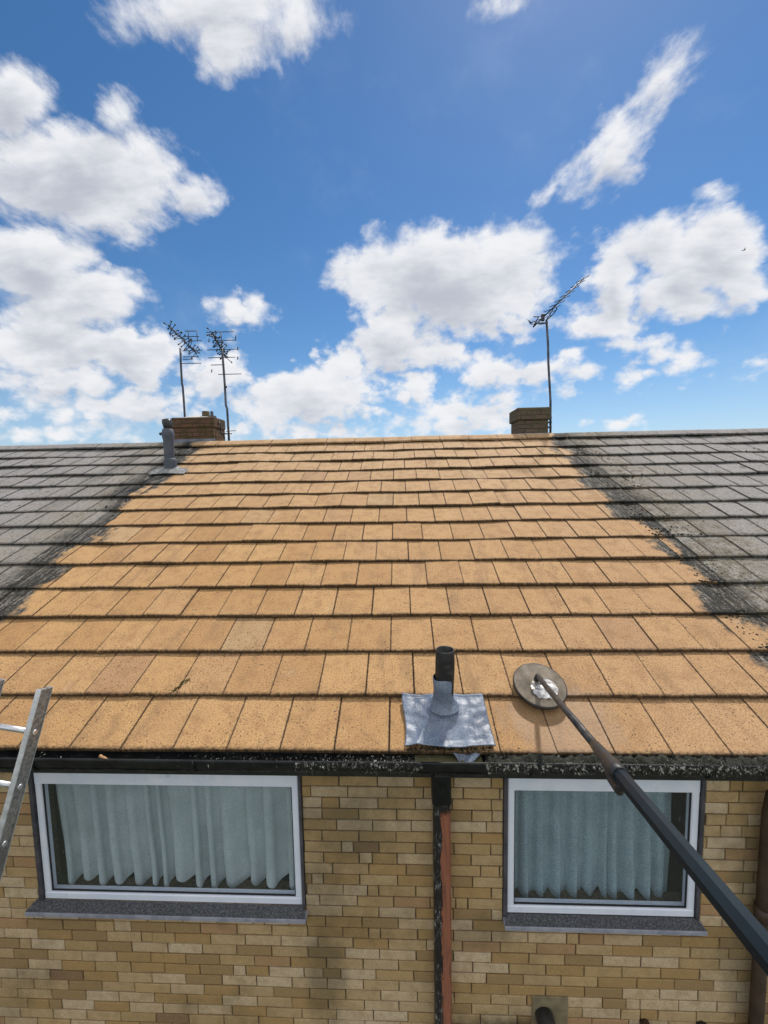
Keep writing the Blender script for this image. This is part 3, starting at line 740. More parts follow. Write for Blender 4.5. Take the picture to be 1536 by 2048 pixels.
def window(par, W, gx, gz, label=None, sill_x=(0, 0), sill_z=(0, 0)):
    x0, x1, z0, z1 = W; a, b_ = gx; c, d = gz
    F = MB()
    yf, yb = 0.152, 0.205
    F.bbox(x0, x1, yf, yb, d, -0.262, 0.005)            # head
    F.bbox(x0, x1, yf+0.001, yb, z0, c, 0.005)        # bottom rail
    F.bbox(x0+0.0005, a, yf+0.002, yb, c-0.004, d+0.004, 0.005)
    F.bbox(b_, x1-0.0005, yf+0.002, yb, c-0.004, d+0.004, 0.005)
    F.box(x0, x1, yf+0.004, yb-0.004, -0.2645, z1)           # cover strip under the soffit
    f = F.build('window', 'white', par)
    if label: f['label'] = label
    G = MB()                                             # black gasket
    e = 0.006
    for q in ((a-0.001, b_+0.001, d-e, d+0.001), (a-0.001, b_+0.001, c-0.001, c+e), (a-0.001, a+e, c+e, d-e), (b_-e, b_+0.001, c+e, d-e)):
        G.box(q[0], q[1], yf+0.012, yf+0.02, q[2], q[3])
    G.build('gasket', 'black', f)
    P = MB(); P.box(a-0.01, b_+0.01, 0.176, 0.180, c-0.01, d+0.01); P.build('pane', 'glass', f)
    for (p, q) in ((x0-TR+0.001, x0-0.002), (x1+0.002, x1+TR-0.007)):
        t = MB(); t.box(p, q, 0.140, 0.20, z0-0.004, z1); t.build('reveal_shade', 'trim_shade', f)  # dark strips standing in for the shade in the window reveals
    s = MB(); sx0, sx1 = sill_x; zb, zf = sill_z
    # sloping sill: top mottled
    i = len(s.v)
    n = 40
    def top(u, v):
        x = sx0+(sx1-sx0)*u; ins = 0.03*(1-v)
        x = sx0+ins+(sx1-sx0-2*ins)*u
        return (x, 0.153-(0.153-0.098)*v, zb+(zf-zb)*v+0.0012*mnoise.noise(Vector((x*30, v*4, 0))))
    s.grid(top, n, 4, True, flip=True)
    so_ = s.build('sill', 'sill', f)
    s = MB(); s.bbox(sx0, sx1, 0.094, 0.152, zf-0.029, zf-0.0015, 0.003); s.build('sill_edge', 'sill_edge', so_)
    return f
window(mid, WL, (-2.134, -0.590), (-1.060, -0.343), 'wide white-framed window', (-2.255, -0.518), (-1.106, -1.132))
window(mid, WR, (0.721, 1.724), (-1.076, -0.346), 'narrower white-framed window', (0.655, 1.800), (-1.123, -1.140))
b = MB(); b.bbox(-1.42, -1.33, 0.138, 0.1515, -0.285, -0.235, 0.004); wn = b.build('frame_clip', 'white', mid)

# rooms behind the windows
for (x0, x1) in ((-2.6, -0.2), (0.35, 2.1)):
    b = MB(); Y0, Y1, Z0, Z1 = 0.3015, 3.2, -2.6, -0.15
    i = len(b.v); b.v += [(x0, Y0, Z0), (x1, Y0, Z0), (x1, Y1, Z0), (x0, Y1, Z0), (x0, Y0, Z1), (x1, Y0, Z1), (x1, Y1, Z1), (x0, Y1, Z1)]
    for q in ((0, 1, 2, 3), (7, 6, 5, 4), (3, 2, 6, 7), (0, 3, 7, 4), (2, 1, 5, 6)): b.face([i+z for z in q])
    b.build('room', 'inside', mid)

# net curtains
def curtain(name, x0, x1, ztop, zbot, folds, amp, sharp, m, label, lean=0.0, seed=1):
    r = random.Random(seed); ph = [0]
    for i in range(folds): ph.append(ph[-1]+r.uniform(0.6, 1.4))
    ph = [p/ph[-1] for p in ph]
    amps = [r.uniform(0.6, 1.15) for _ in range(folds)]; dz = [r.uniform(-0.012, 0.02) for _ in range(folds)]
    def fold(u):
        for i in range(folds):
            if u <= ph[i+1] or i == folds-1: break
        t = (u-ph[i])/(ph[i+1]-ph[i]); t = min(max(t, 0), 1)
        return i, t
    def fn(u, v):
        i, t = fold(u)
        # a pleat: bulges forward, then tucks sharply back
        q = math.sin(math.pi*t**sharp)
        grow = 0.45+0.55*v
        x = x0+(x1-x0)*u + lean*v*(1-u) + 0.018*math.sin(2*math.pi*t)*grow*amps[i]
        zb = zbot + dz[i]*1.3 + 0.034*abs(2*t-1)**2.2
        z = ztop+(zb-ztop)*v
        y = 0.300 - amp*amps[i]*q*grow - 0.006*math.sin(v*7+i)*v + 0.004*mnoise.noise(Vector((x*9, z*6, seed)))
        return (x, y, z)
    b = MB(); b.grid(fn, folds*22, 34, True, flip=True)
    o = b.build(name, m, origin=((x0+x1)/2, 0.26, zbot)); tag(o, label, 'curtain')
    return o
curtain('net_curtain', -2.165, -0.55, -0.24, -1.100, 14, 0.085, 0.38, 'curtain_pale', 'pale pleated net curtain with scalloped hem behind the wide window', 0.07, 3)
curtain('net_curtain', 0.70, 1.708, -0.24, -1.150, 11, 0.065, 0.55, 'curtain_teal', 'teal-tinted net curtain hanging in soft folds behind the narrower window', 0.0, 5)

# ------------------------------------------------------------------ pipes on the wall
dp = MB()
dp.bbox(0.243, 0.342, 0.075, 0.149, GZ, -0.36, 0.012)
dpo = dp.build('downpipe', 'pipe_paint', mid); dpo['label'] = 'rust-brown downpipe with its black paint peeling off'
b = MB(); b.bbox(0.236, 0.342, 0.045, 0.14, -0.36, -0.186, 0.01); b.bbox(0.236, 0.330, -0.045, 0.046, -0.150, -0.100, 0.01)
b.bbox(0.250, 0.320, -0.03, 0.07, -0.21, -0.145, 0.01)
b.build('outlet', 'gutter', dpo)
for z in (-0.42, -2.2, -4.0):
    b = MB(); b.bbox(0.226, 0.359, 0.069, 0.153, z-0.02, z+0.02, 0.004)
    if z < -1: b.build('pipe_clip', 'black', dpo)
b = MB()
b.tube([(2.10, -0.008, -0.11), (2.10, 0.0, -0.20), (2.10, 0.085, -0.30), (2.10, 0.10, -0.42), (2.10, 0.10, GZ)], 0.034, 16)
bo = b.build('downpipe', 'brown_pipe', mid); bo['label'] = 'dark brown round downpipe'
for z in (-1.0, -3.0):
    b = MB(); b.tube([(2.10, 0.10, z+0.02), (2.10, 0.10, z-0.06)], 0.040, 16); b.build('pipe_joint', 'brown_pipe', bo)
b = MB(); b.bbox(0.832, 1.045, 0.138, 0.153, -2.05, -1.655, 0.004); pp = b.build('cement_patch', 'concrete', mid)
b = MB(); b.tube([(0.90, 0.16, -1.775), (0.90, 0.10, -1.76), (0.905, 0.045, -1.775), (0.91, 0.02, -1.83), (0.91, 0.015, -2.0), (0.91, 0.015, GZ)], 0.052, 18)
b.tube([(0.66, 0.10, -1.90), (0.84, 0.07, -1.90)], 0.035, 14)
so2 = b.build('soil_pipe', 'black', mid)
b = MB(); b.tube([(0.91, 0.018, -1.93), (0.91, 0.015, -2.0)], 0.062, 18); b.build('pipe_joint', 'black', so2)
for x in (1.50, 1.83):
    b = MB(); b.tube([(x, 0.17, -1.815), (x, 0.07, -1.83), (x, 0.045, -1.88), (x, 0.045, -2.05)], 0.028, 14)
    q = b.build('waste_pipe', 'black' if x > 1.6 else 'brown_pipe', mid)

# ------------------------------------------------------------------ chimneys (parts of their houses)
def chimney(par, x0, x1, y0, y1, ztop, m, over, band):
    zb = RZ-0.55
    b = MB(); b.bbox(x0, x1, y0, y1, zb, ztop-band, 0.004); ch = b.build('chimney', m, par)
    b = MB(); o = over
    for q in range(3 if o else 0):
        pass
    b.bbox(x0-o, x1+o, y0-o, y1+o, ztop-band+0.001, ztop, 0.012); b.build('corbel', m, ch)
    return ch
chl = chimney(lft, -3.70, -3.00, 4.55, 4.98, 2.555, 'chim_brick', 0.012, 0.17)
b = MB(); b.grid(lambda u, v: (-3.70+0.70*u, 4.56+0.41*v, 2.557+0.05*math.sin(math.pi*min(max(u*1.0, 0), 1))*math.sin(math.pi*v)), 10, 6); b.build('flaunching', 'flaunch', chl)
b = MB()
b.lathe([(0.062, 2.57), (0.060, 2.66), (0.054, 2.675), (0.045, 2.675), (0.045, 2.6)], 16, fn=lambda x, y, h: (-3.20+x, 4.72+y, h))
b.build('chimney_pot', 'chim_dark', chl)
b = MB(); b.bbox(-3.115, -3.085, 4.70, 4.76, 2.59, 2.675, 0.004); b.bbox(-3.12, -3.04, 4.69, 4.77, 2.575, 2.60, 0.004); b.build('chimney_cowl', 'mast', chl)
b = MB(); b.bbox(-3.715, -2.985, 4.535, 4.56, RZ-0.02, 2.195, 0.003); b.build('flashing', 'lead', chl)
b = MB(); b.tube([(-2.98, 4.70, 2.50), (-2.95, 4.72, 2.42), (-2.96, 4.72, 2.32), (-2.90, 4.74, 2.22)], 0.012, 6); b.tube([(-2.985, 4.78, 2.30), (-2.80, 4.80, 2.30)], 0.010, 6)
b.build('cable_loop', 'black', chl)
chr_ = chimney(mid, 2.012, 2.485, 4.55, 4.98, 2.57, 'chim_dark', 0.028, 0.20)
b = MB(); b.bbox(2.00, 2.50, 4.535, 4.56, RZ-0.02, 2.165, 0.003); b.build('flashing', 'lead', chr_)

# ------------------------------------------------------------------ vent pipes through the roof
def crumple(x, s, a=1.0, sd=0.0):
    return a*(0.010*mnoise.noise(Vector((x*9, s*9, sd)))+0.006*mnoise.noise(Vector((x*24, s*24, sd+4))))
vp = thing('vent_pipe', 'black-topped soil vent pipe standing in a crumpled lead apron at the eaves', 'vent pipe', tuple(RP(0.316, 0.257, 0)))
# lead apron: rises from the lower tile, dished, with a cone round the pipe
CXv, CSv = 0.316, 0.235
def apron(u, v):
    xl = 0.085+0.010*math.sin(v*5)+0.018*(1-v)*0; xr = 0.575-0.010*v
    x = xl+(xr-xl)*u; s = 0.018+0.325*v + 0.006*math.sin(u*9)*(1-v)
    if v > 0.9: s -= 0.010*abs(math.sin(u*6))
    h = 0.014 + crumple(x, s, 0.85) - 0.004*v
    if v > 0.97: h += 0.004
    r = math.hypot(x-CXv, (s-CSv)*0.9)
    h += 0.040*math.exp(-(r/0.080)**2)
    # creases running down from the pipe
    h += 0.016*math.exp(-((x-CXv+0.06+(CSv-s)*0.5)/0.022)**2)*(1-v)*1.1
    h -= 0.010*math.exp(-((x-CXv-0.02-(CSv-s)*0.3)/0.03)**2)*(1-v)
    if v < 0.12: h += 0.012*(0.12-v)/0.12
    return RP(x, s, h)
b = MB(); b.grid(apron, 64, 46); ap = b.build('lead_apron', 'lead', vp)
md = ap.modifiers.new('t', 'SOLIDIFY'); md.thickness = 0.004; md.offset = -1
b = MB()
ax = Vector((0.318, CSv*CP, CSv*SP))
b.lathe([(0.088, 0.035), (0.070, 0.058), (0.0615, 0.085), (0.0595, 0.13), (0.0590, 0.205), (0.0555, 0.208)], 26,
        fn=lambda x, y, h: (ax.x+x*(1+0.05*math.sin(h*40)), ax.y+y, ax.z+h-y*-0.15*max(0, (0.12-h)/0.12)+0.004*math.sin(math.atan2(y, x)*3)*(1 if h > 0.2 else 0)))
b.build('lead_sleeve', 'lead', vp)
b = MB()
b.lathe([(0.0545, 0.0), (0.0545, 0.20), (0.056, 0.24), (0.056, 0.31), (0.0535, 0.372), (0.051, 0.376), (0.046, 0.372), (0.045, 0.2), (0.0, 0.2)], 26, fn=lambda x, y, h: (ax.x+x+0.012*math.sin(h*4), ax.y+y, ax.z+h))
b.build('pipe', 'old_pipe', vp)
# the folded lead tongue hanging into the gutter and the grit under the apron
b = MB(); b.grid(lambda u, v: (0.34+0.16*u*(1-0.45*v)+0.03*v, 0.012-0.045*v+0.008*math.sin(u*7), -0.012-0.038*v*math.sin(math.pi*(0.15+0.8*u))+0.008*math.sin(u*9+v*3)), 14, 6)
tg = b.build('lead_tongue', 'lead', vp); md = tg.modifiers.new('t', 'SOLIDIFY'); md.thickness = 0.004
b = MB(); r = random.Random(4)
for i in range(420):
    x = r.uniform(0.10, 0.56); s = r.gauss(0.012, 0.008); h = r.uniform(0.0, 0.010)
    p = RP(x, s, h); d = 0.006*r.uniform(0.5, 1.5)
    q = [p+Vector((r.uniform(-d, d), r.uniform(-d, d), r.uniform(-d, d))) for _ in range(4)]
    i0 = len(b.v); b.v += [tuple(z) for z in q]; b.face((i0, i0+1, i0+2)); b.face((i0, i0+2, i0+3)); b.face((i0, i0+3, i0+1)); b.face((i0+1, i0+3, i0+2))
b.build('grit', 'moss', vp)

v2 = thing('vent_pipe', 'tall grey capped vent pipe standing on the grey roof in front of the left chimney', 'vent pipe', tuple(RP(-3.13, 3.83, 0)))
px_, ps_ = -3.13, 3.83
q0 = RP(px_, ps_, 0)
b = MB()
b.lathe([(0.066, 0.0), (0.066, 0.30), (0.069, 0.42), (0.078, 0.455), (0.079, 0.50), (0.070, 0.56), (0.055, 0.575)], 22, fn=lambda x, y, h: (q0.x+x-0.008, q0.y+y, q0.z+h))
b.build('pipe', 'grey_pipe', v2)
b = MB(); b.lathe([(0.084, -0.07), (0.083, 0.13), (0.079, 0.16), (0.065, 0.165)], 22, fn=lambda x, y, h: (q0.x+x, q0.y+y, q0.z+h)); b.build('collar', 'grey_pipe', v2)
b = MB()
b.tube([q0+Vector((0.0, 0, 0.55)), q0+Vector((-0.004, 0, 0.62)), q0+Vector((-0.012, 0, 0.655)), q0+Vector((-0.02, 0, 0.70))], [0.052, 0.062, 0.064, 0.058], 20)
b.tube([q0+Vector((-0.03, 0, 0.52)), q0+Vector((-0.12, -0.01, 0.50))], 0.020, 10)
b.build('cap', 'black', v2)
b = MB()
def fl2(u, v):
    t = -0.27+0.50*u; x = px_+t+0.03; s = ps_-0.15+0.24*v*(1-0.55*abs(u-0.45)*1.3)
    return RP(x, s, 0.010+0.6*crumple(x, s, 1, 8)+0.055*math.exp(-(((x-px_)**2+(s-ps_)**2)/0.012)))
b.grid(fl2, 30, 16); f2 = b.build('lead_flashing', 'old_lead', v2); md = f2.modifiers.new('t', 'SOLIDIFY'); md.thickness = 0.004

# ------------------------------------------------------------------ aerials
def rod(b, p, q, r=0.006, n=6): b.tube([p, q], r, n)
def mast(par, pts, r):
    b = MB(); b.tube(pts, r, 8); return b.build('mast', 'mast', par)
def xbeam(par, tail, tip, n, size, seed):
    """long boom carrying crossed, ball-ended directors"""
    b = MB(); tail = Vector(tail); tip = Vector(tip); rod(b, tail, tip, 0.009)
    b.build('boom', 'aerial', par)
    ax_ = (tip-tail).normalized(); side = ax_.cross(Vector((0, 0, 1))).normalized(); upv = side.cross(ax_)
    r = random.Random(seed)
    for i in range(n):
        b = MB()
        c = tail.lerp(tip, (i+0.5)/n); sc = size*(1-0.25*i/n)
        for sx in (-1, 1):
            for sz in (-1, 1):
                e = c + side*sx*sc*r.uniform(0.40, 1.05) + upv*sz*sc*r.uniform(0.35, 0.9) + ax_*r.uniform(-0.03, 0.06)
                rod(b, c, e, 0.006, 5)
                b.tube([e-upv*0.010, e+upv*0.010], 0.012, 6)
        b.build('director', 'aerial', par)
def hrods(par, x0, lst, y, name='dipole'):
    for (a, c, z) in lst:
        b = MB(); rod(b, (a, y, z), (c, y+0.02, z+0.004), 0.0065); b.build(name, 'aerial', par)

a1 = thing('tv_aerial', 'cluttered aerial leaning left on the left mast above the left chimney', 'aerial', (-3.49, 4.75, 2.56))
mast(a1, [(-3.585, 4.75, 2.50), (-3.585, 4.75, 2.85), (-3.59, 4.75, 3.10), (-3.60, 4.75, 3.16), (-3.60, 4.75, 3.5), (-3.59, 4.75, 3.74)], 0.017)
xbeam(a1, (-3.51, 5.15, 3.765), (-3.43, 4.15, 3.89), 13, 0.105, 1)
hrods(a1, 0, [(-3.56, -3.24, 3.70), (-3.56, -3.30, 3.60), (-3.56, -3.40, 3.56), (-3.60, -3.26, 3.49), (-3.52, -3.27, 3.93), (-3.50, -3.30, 4.02)], 4.76)
b = MB(); rod(b, (-3.45, 4.77, 3.80), (-3.45, 4.77, 4.04)); rod(b, (-3.45, 4.77, 3.86), (-3.30, 4.77, 3.86)); rod(b, (-3.30, 4.77, 3.86), (-3.30, 4.77, 4.02)); rod(b, (-3.30, 4.77, 3.86), (-3.22, 4.77, 3.86))
b.build('reflector', 'aerial', a1)
a2 = thing('tv_aerial', 'upright aerial with long cross rods on the mast at the left chimney\'s right side', 'aerial', (-2.86, 4.78, 2.2))
mast(a2, [(-2.848, 4.78, 2.16), (-2.85, 4.78, 2.45), (-2.853, 4.78, 2.72), (-2.872, 4.78, 2.78), (-2.872, 4.78, 3.1), (-2.882, 4.78, 3.5), (-2.89, 4.78, 3.72)], 0.018)
xbeam(a2, (-2.965, 5.10, 3.664), (-2.78, 4.20, 3.784), 11, 0.095, 2)
hrods(a2, 0, [(-3.14, -2.68, 3.58), (-3.10, -2.87, 3.46), (-2.98, -2.59, 3.30), (-3.15, -2.62, 3.71), (-3.15, -2.68, 4.00), (-3.05, -2.65, 3.86)], 4.79)
for (x, z, l) in ((-3.12, 3.84, .06), (-2.66, 3.86, .08), (-3.10, 3.34, .05), (-2.63, 3.70, .05), (-2.64, 3.54, .05)):
    b = MB(); rod(b, (x, 4.80, z), (x+0.01, 4.80, z+l), 0.008); b.build('dipole', 'aerial', a2)
b = MB(); rod(b, (-2.72, 4.79, 2.35), (-2.90, 4.79, 2.34)); b.build('bracket', 'mast', a2)
b = MB(); b.tube([(-2.87, 4.77, 3.09), (-2.84, 4.76, 3.08)], 0.02, 8)
b.build('clamp', 'aerial', a2)
b = MB(); rod(b, (-2.885, 4.79, 3.70), (-2.90, 4.79, 4.01), 0.008); b.build('stub_mast', 'aerial', a2)
a3 = thing('tv_aerial', 'single aerial with a slanting boom on the mast beside the right chimney', 'aerial', (2.60, 4.75, 2.2))
mast(a3, [(2.595, 4.75, 2.15), (2.588, 4.75, 2.7), (2.545, 4.75, 3.3), (2.535, 4.75, 3.6), (2.505, 4.75, 3.98)], 0.018)
b = MB(); rod(b, (2.30, 4.78, 3.90), (3.06, 4.70, 4.60), 0.012); rod(b, (2.93, 4.71, 4.48), (3.08, 4.70, 4.61), 0.008); b.build('boom', 'aerial', a3)
for i in range(9):
    t = 0.18+0.80*i/8; c = Vector((2.30, 4.78, 3.90)).lerp(Vector((3.06, 4.70, 4.60)), t); L = 0.115-0.006*i
    b = MB(); rod(b, c+Vector((-L, 0.08, -0.016)), c+Vector((L, -0.08, 0.016)), 0.006); b.build('director', 'aerial', a3)
b = MB()
def poly(pts, r=0.008, close=True):
    pts = [Vector(p) for p in pts]
    if close: pts.append(pts[0])
    for i in range(len(pts)-1): rod(b, pts[i], pts[i+1], r)
poly([(2.20, 4.72, 4.00), (2.22, 4.66, 3.91), (2.30, 4.64, 3.90), (2.34, 4.70, 3.94), (2.33, 4.78, 3.99), (2.27, 4.80, 3.98)])
poly([(2.34, 4.72, 3.94), (2.37, 4.66, 3.90), (2.47, 4.66, 3.91), (2.49, 4.74, 3.95), (2.42, 4.80, 3.97)])
poly([(2.30, 4.78, 3.90), (2.36, 4.7, 4.03), (2.29, 4.74, 4.05)], close=False)
b.build('reflector', 'aerial', a3)
b = MB()
poly([(2.49, 4.74, 3.98), (2.58, 4.68, 4.05), (2.65, 4.70, 4.14), (2.645, 4.76, 4.22), (2.56, 4.78, 4.08)])
b.bbox(2.42, 2.47, 4.73, 4.77, 3.98, 4.09, 0.005)
b.build('dipole', 'aerial', a3)
for z in (2.27, 2.35, 2.43):
    b = MB(); b.bbox(2.49, 2.60, 4.70, 4.74, z-0.012, z+0.012, 0.003); b.build('bracket', 'mast', a3)

# ------------------------------------------------------------------ ladder
lad = thing('ladder', 'aluminium ladder leaning on the gutter at the left of the wide window', 'ladder', (-1.9, -2.2, GZ+0.03))
L0 = Vector((-1.846, -0.045, 0.375)); dirn = (Vector((-1.945, -0.265, -0.365)) - Vector((-1.785, -0.08, 0.385)))
dirn = Vector((-0.105, -0.215, -0.745)).normalized()
acr = Vector((1, 0, 0)); acr = (acr-dirn*acr.dot(dirn)).normalized(); dep = dirn.cross(acr)
if dep.y < 0: dep = -dep
LEN = (GZ+0.03-L0.z)/dirn.z
def lf(x, y, z): return tuple(L0 + acr*x + dep*y + dirn*z)
for x in (-0.025, -0.310):
    b = MB(); b.bbox(x, x+0.025, -0.002, 0.0, 0, LEN, 0.0005, fn=lf)
    b = MB(); b.bbox(x, x+0.025, -0.030, 0.035, 0.0, LEN, 0.003, fn=lf); stl = b.build('stile', 'alu_dirty', lad)
    b = MB(); b.bbox(x-0.003, x+0.028, -0.036, -0.0305, 0.0, LEN, 0.002, fn=lf); b.bbox(x-0.003, x+0.028, 0.0355, 0.040, 0.0, LEN, 0.002, fn=lf); b.build('flange', 'alu', stl)
z = 0.22
while z < LEN-0.1:
    b = MB(); b.tube([lf(-0.285, 0.0, z), lf(-0.025, 0.0, z)], 0.014, 12); b.build('rung', 'alu', lad)
    rg = MB(); rg.tube([lf(-0.01, 0.0, z), lf(0.005, 0.0, z)], 0.013, 10); rg.build('rung_rivet', 'alu', lad)
    z += 0.262

# ------------------------------------------------------------------ washing pole with its disc head
pl = thing('washing_pole', 'long dark telescopic pole with a round muddy disc head scrubbing the roof', 'cleaning pole', tuple(RP(0.915, 0.40, 0)))
DC = RP(0.917, 0.385, 0)
e1 = Vector((1, 0, 0)); e2 = Vector((0, CP, SP)); e3 = Vector((0, -SP, CP))
def dfn(x, y, h): return tuple(DC+e1*x+e2*y+e3*h)
b = MB(); b.lathe([(0.0, 0.0), (0.143, 0.002), (0.146, 0.024), (0.12, 0.026)], 40, fn=dfn); b.build('bristle_ring', 'bristle', pl)
b = MB(); b.lathe([(0.152, 0.043), (0.13, 0.0445), (0.078, 0.047), (0.068, 0.055), (0.055, 0.060), (0.0, 0.061)], 48, fn=dfn)
dk = b.build('disc', 'disc', pl)
b = MB(); b.lathe([(0.140, 0.020), (0.154, 0.021), (0.1565, 0.025), (0.1565, 0.040), (0.154, 0.0437), (0.150, 0.0437)], 48, fn=dfn); b.build('rim', 'pole_tip', dk)
b = MB(); b.grid(lambda u, v: dfn((u-0.5)*0.125*(0.75+0.5*math.sin(math.pi*v))+0.012, -0.10+0.120*v, 0.0635-0.014*max(0, 0.35-v)/0.35-0.004*abs(u-0.5)+0.004*math.sin(u*13+v*17)), 18, 16); b.build('hub_plate', 'silver', dk)
PS = Vector(dfn(-0.012, 0.022, 0.085)); PE = Vector((0.597, -1.518, 0.786)); 
PE2 = PE + (PE-PS).normalized()*1.1
def along(t): return PS.lerp(PE, t)
b = MB(); b.tube([Vector(dfn(-0.012, 0.020, 0.055)), PS, along(0.02)], [0.020, 0.018, 0.0145], 10)
b.tube([Vector(dfn(-0.03, 0.02, 0.062)), Vector(dfn(0.02, 0.02, 0.062))], 0.012, 8); b.build('swivel_joint', 'pole_tip', pl)
b = MB(); b.tube([along(0.012), along(0.61)], 0.0145, 10); b.build('upper_tube', 'pole_tip', pl)
RU = (0, 0, 1)
b = MB(); b.tube([along(0.575), along(0.60), along(0.68), along(0.70)], [0.0165, 0.0185, 0.0245, 0.0250], 12); b.build('clamp', 'black', pl)
b = MB()
ax3 = (PE-PS).normalized(); sd3 = ax3.cross(Vector((0, 0, 1))).normalized(); dn3 = sd3.cross(ax3)
if dn3.z > 0: dn3 = -dn3
b.tube([along(0.63)+dn3*0.018, along(0.655)+dn3*0.040, along(0.685)+dn3*0.046, along(0.70)+dn3*0.020], [0.010, 0.014, 0.013, 0.008], 10); b.build('clamp_lever', 'black', pl)
b = MB(); b.tube([along(0.69), PE2], 0.0215, 8, smooth=False); b.build('lower_tube', 'pole', pl)

# ------------------------------------------------------------------ debris in the gutter
rg_ = random.Random(11)
def dens_at(x):
    if x < -1.25: return 0.06
    if x < -0.1: return 0.06+0.55*(x+1.25)/1.15
    if x < 0.15: return 0.75
    if x < 0.52: return 0.03
    return 1.0
b = MB()
def bed(u, v):
    x = -3.2+5.9*u; d = dens_at(x); y = -0.052+0.09*v
    if d > 0.9: y = -0.068+0.106*v
    z = -0.088+(0.058 if d < 0.9 else 0.076)*min(1, d)*(1-(abs(v-0.5)*1.2)**2)+(0.018*mnoise.noise(Vector((x*22, v*3, 0)))+0.010*mnoise.noise(Vector((x*70, v*9, 2))))*(0.25+d)
    return (x, y, z)
b.grid(bed, 900, 8)
mo = b.build('gutter_moss', 'moss', origin=(0, 0, -0.09)); mo['kind'] = 'stuff'; mo['label'] = 'black moss and silt filling the gutter'
b = MB()
for i in range(9000):
    x = rg_.uniform(-3.2, 2.65)
    if rg_.random() > dens_at(x): continue
    front = rg_.random()
    y = -0.057+0.075*front**1.3; z = -0.045+rg_.uniform(-0.012, 0.022)
    if x > 0.5: z += 0.010
    L = rg_.uniform(0.010, 0.034); a = rg_.gauss(2.0 if x > 0.5 else 1.5, 0.7); el = rg_.uniform(-0.6, 0.8)
    d = Vector((math.cos(a)*math.cos(el), -abs(math.sin(a))*math.cos(el)*0.7, math.sin(el)))
    wv_ = Vector((rg_.uniform(-1, 1), rg_.uniform(-.3, .3), rg_.uniform(-1, 1))).normalized()*rg_.uniform(0.0008, 0.0024)
    p = Vector((x, y, z)); q = p+d*L*0.5+Vector((0, 0, 0.003)); r2 = p+d*L+Vector((0, 0, -0.008))
    i0 = len(b.v); b.v += [tuple(p-wv_), tuple(p+wv_), tuple(q+wv_), tuple(q-wv_), tuple(r2)]
    b.face((i0, i0+1, i0+2, i0+3)); b.face((i0+3, i0+2, i0+4))
for i in range(5200):                                 # matted growth spilling over the front lip
    x = rg_.uniform(0.5, 2.65) if rg_.random() < 0.88 else rg_.uniform(-0.5, 0.16)
    if mnoise.noise(Vector((x*6, 0, 1))) < -0.25 and rg_.random() < 0.7: continue
    p = Vector((x, -0.062-rg_.uniform(0, 0.010), -0.014-abs(rg_.gauss(0, 0.016)))); L = rg_.uniform(0.008, 0.026); a = rg_.gauss(-1.1, 0.7)
    d = Vector((math.cos(a), -0.15, math.sin(a)))*L; wv_ = Vector((math.sin(a), 0, -math.cos(a)))*rg_.uniform(0.0008, 0.0022)
    q = p+d*0.5+Vector((0, -0.004, 0)); r2 = p+d; i0 = len(b.v)
    b.v += [tuple(p-wv_), tuple(p+wv_), tuple(q+wv_), tuple(q-wv_), tuple(r2)]; b.face((i0, i0+1, i0+2, i0+3)); b.face((i0+3, i0+2, i0+4))
for i in range(90):                                   # strands hanging over the front lip
    x = rg_.choice((rg_.uniform(0.6, 2.6), rg_.uniform(1.5, 2.6), rg_.uniform(-0.25, 0.2)))
    L = rg_.uniform(0.015, 0.075); w_ = 0.0011
    pts = [Vector((x, -0.05, -0.012)), Vector((x+rg_.uniform(-.01, .01), -0.070, -0.016)), Vector((x+rg_.uniform(-.02, .02), -0.072, -0.03-L*0.5)), Vector((x+rg_.uniform(-.03, .03), -0.069, -0.03-L))]
    b.tube(pts, [w_, w_, w_, w_*0.5], 3)
so3 = b.build('dead_grass_strands', 'strand', origin=(0, 0, -0.05)); so3['kind'] = 'stuff'; so3['label'] = 'pale dead grass strands tangled in the gutter moss'
b = MB(); b.grid(lambda u, v: (0.14+0.36*u, -0.053+0.085*v, -0.040+0.002*math.sin(u*20)), 20, 4); o = b.build('gutter_puddle', 'olive', origin=(0.32, 0, -0.04)); tag(o, 'olive puddle lying in the gutter below the front vent pipe', 'puddle')

def knob(pts, rs, name, m, label, cat):
    b = MB(); P = []; Rr = []
    for i in range(len(pts)-1):
        for t in (0, 0.33, 0.66):
            P.append(Vector(pts[i]).lerp(Vector(pts[i+1]), t)); Rr.append(rs*(1+0.28*rg_.uniform(-1, 1)))
    P.append(Vector(pts[-1])); Rr.append(rs*0.8)
    b.tube(P, Rr, 8); o = b.build(name, m, origin=pts[0]); tag(o, label, cat)
knob([(-1.60, -0.02, -0.028), (-1.555, -0.035, -0.036), (-1.50, -0.045, -0.046)], 0.009, 'twig', 'wood', 'short orange-brown twig lying in the gutter above the wide window', 'twig')

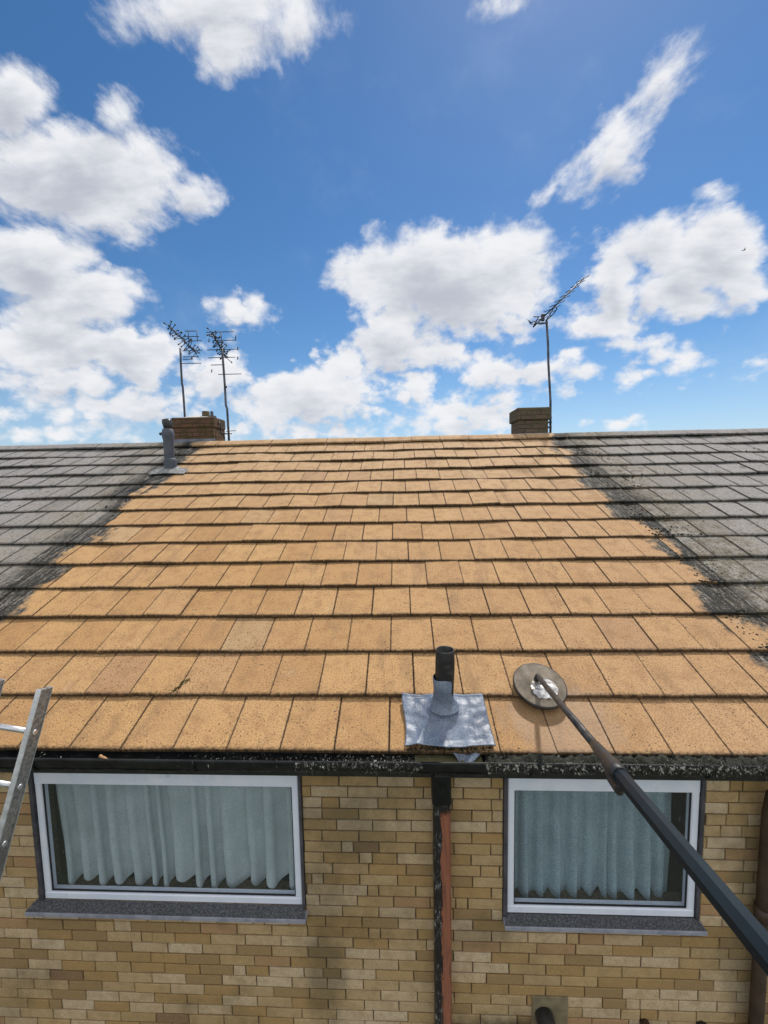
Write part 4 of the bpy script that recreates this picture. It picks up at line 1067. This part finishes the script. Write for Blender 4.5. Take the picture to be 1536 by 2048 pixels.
# moss and algae clumps still clinging to the unwashed tiles along both edges of the cleaned strip
b = MB(); r = random.Random(21); cnt = 0
while cnt < 2300:
    sv = r.uniform(0.25, RIDGE_S-0.15)
    if r.random() < 0.68: x = 2.50 + abs(r.gauss(0.10, 0.17)) + 0.12*mnoise.noise(Vector((sv*1.7, 4, 0)))
    elif r.random() < 0.75: x = -3.18 - abs(r.gauss(0.10, 0.12))
    else: x = r.choice((-1, 1))*r.uniform(3.2, 6.5)
    if mnoise.noise(Vector((x*5, sv*5, 2))) < -0.05 and r.random() < 0.85: continue
    fr = (sv/GAUGE) % 1.0
    if r.random() < 0.55: sv = (math.floor(sv/GAUGE) + r.choice((0.02, 0.9))+r.uniform(0, 0.07))*GAUGE; fr = (sv/GAUGE) % 1.0
    cnt += 1
    base_h = -0.027*fr - 0.002
    if fr < 0.015: base_h = -0.004
    R0 = r.uniform(0.004, 0.013); p = RP(x, sv, base_h); i0 = len(b.v); n = 6
    hgt = R0*r.uniform(0.5, 0.9)
    for j in range(n):
        a = 6.283*j/n; q = R0*r.uniform(0.7, 1.3); b.v.append(tuple(p+Vector((math.cos(a)*q, math.sin(a)*q*CP, math.sin(a)*q*SP))))
    for j in range(n):
        a = 6.283*(j+0.5)/n; q = R0*0.6*r.uniform(0.7, 1.2); z = Vector((0, -SP, CP))*hgt*r.uniform(0.7, 1.1)
        b.v.append(tuple(p+Vector((math.cos(a)*q, math.sin(a)*q*CP, math.sin(a)*q*SP))+z))
    b.v.append(tuple(p+Vector((0, -SP, CP))*hgt*1.25))
    for j in range(n):
        k2 = (j+1) % n
        b.face((i0+j, i0+k2, i0+n+j)); b.face((i0+k2, i0+n+k2, i0+n+j)); b.face((i0+n+j, i0+n+k2, i0+2*n))
o = b.build('roof_moss', 'moss', origin=(0, 2, 1)); o['kind'] = 'stuff'; o['label'] = 'black moss clumps along the edges of the washed roof'

# small weed tuft caught under a tile lap
b = MB(); r = random.Random(9)
for i in range(150):
    t = r.random(); x = -1.395+0.075*t+r.gauss(0, 0.010); s = 0.342+0.115*t**1.2+r.gauss(0, 0.008)
    p = RP(x, s, -0.020+0.0*t); a = r.uniform(0, 6.28); L = r.uniform(0.006, 0.016)
    q = p+e1*math.cos(a)*L+e2*math.sin(a)*L+e3*r.uniform(0.004, 0.014); c = p+e1*math.cos(a+1.2)*L*0.4+e2*math.sin(a+1.2)*L*0.4+e3*0.012
    i0 = len(b.v); b.v += [tuple(p+e3*0.006), tuple(c+e3*0.006), tuple(q+e3*0.006)]; b.face((i0, i0+1, i0+2))
o = b.build('moss_tuft', 'green', origin=tuple(RP(-1.37, 0.37))); tag(o, 'small green moss tuft in a tile joint right of the ladder', 'moss')

# bird in front of the right-hand cloud
bd = thing('bird', 'tiny dark bird flying before the cloud at the right edge', 'bird', (38.0, 45.0, 25.6))
b = MB(); c = Vector((38.0, 45.0, 25.6))
BK = 0.55
b.tube([c+Vector((-0.30, 0, -0.12)), c+Vector((-0.14, 0, -0.05)), c, c+Vector((0.16, 0, 0.08)), c+Vector((0.24, 0, 0.12)), c+Vector((0.31, 0, 0.13))], [0.03, 0.06, 0.085, 0.07, 0.05, 0.012], 10); 
b.v = [tuple(c+(Vector(q)-c)*BK) for q in b.v]; b.build('body', 'bird', bd)
for sgn in (-1, 1):
    b = MB(); b.grid(lambda u, v: c+Vector((0.05-0.16*v-0.10*u*u, sgn*0.50*u, 0.06+0.16*math.sin(u*2.2)-0.02*v)), 8, 3)
    b.v = [tuple(c+(Vector(q)-c)*BK) for q in b.v]; ww = b.build('wing', 'bird', bd); md = ww.modifiers.new('t', 'SOLIDIFY'); md.thickness = 0.012

for o in bpy.data.objects:
    if '_o' in o.keys(): del o['_o']
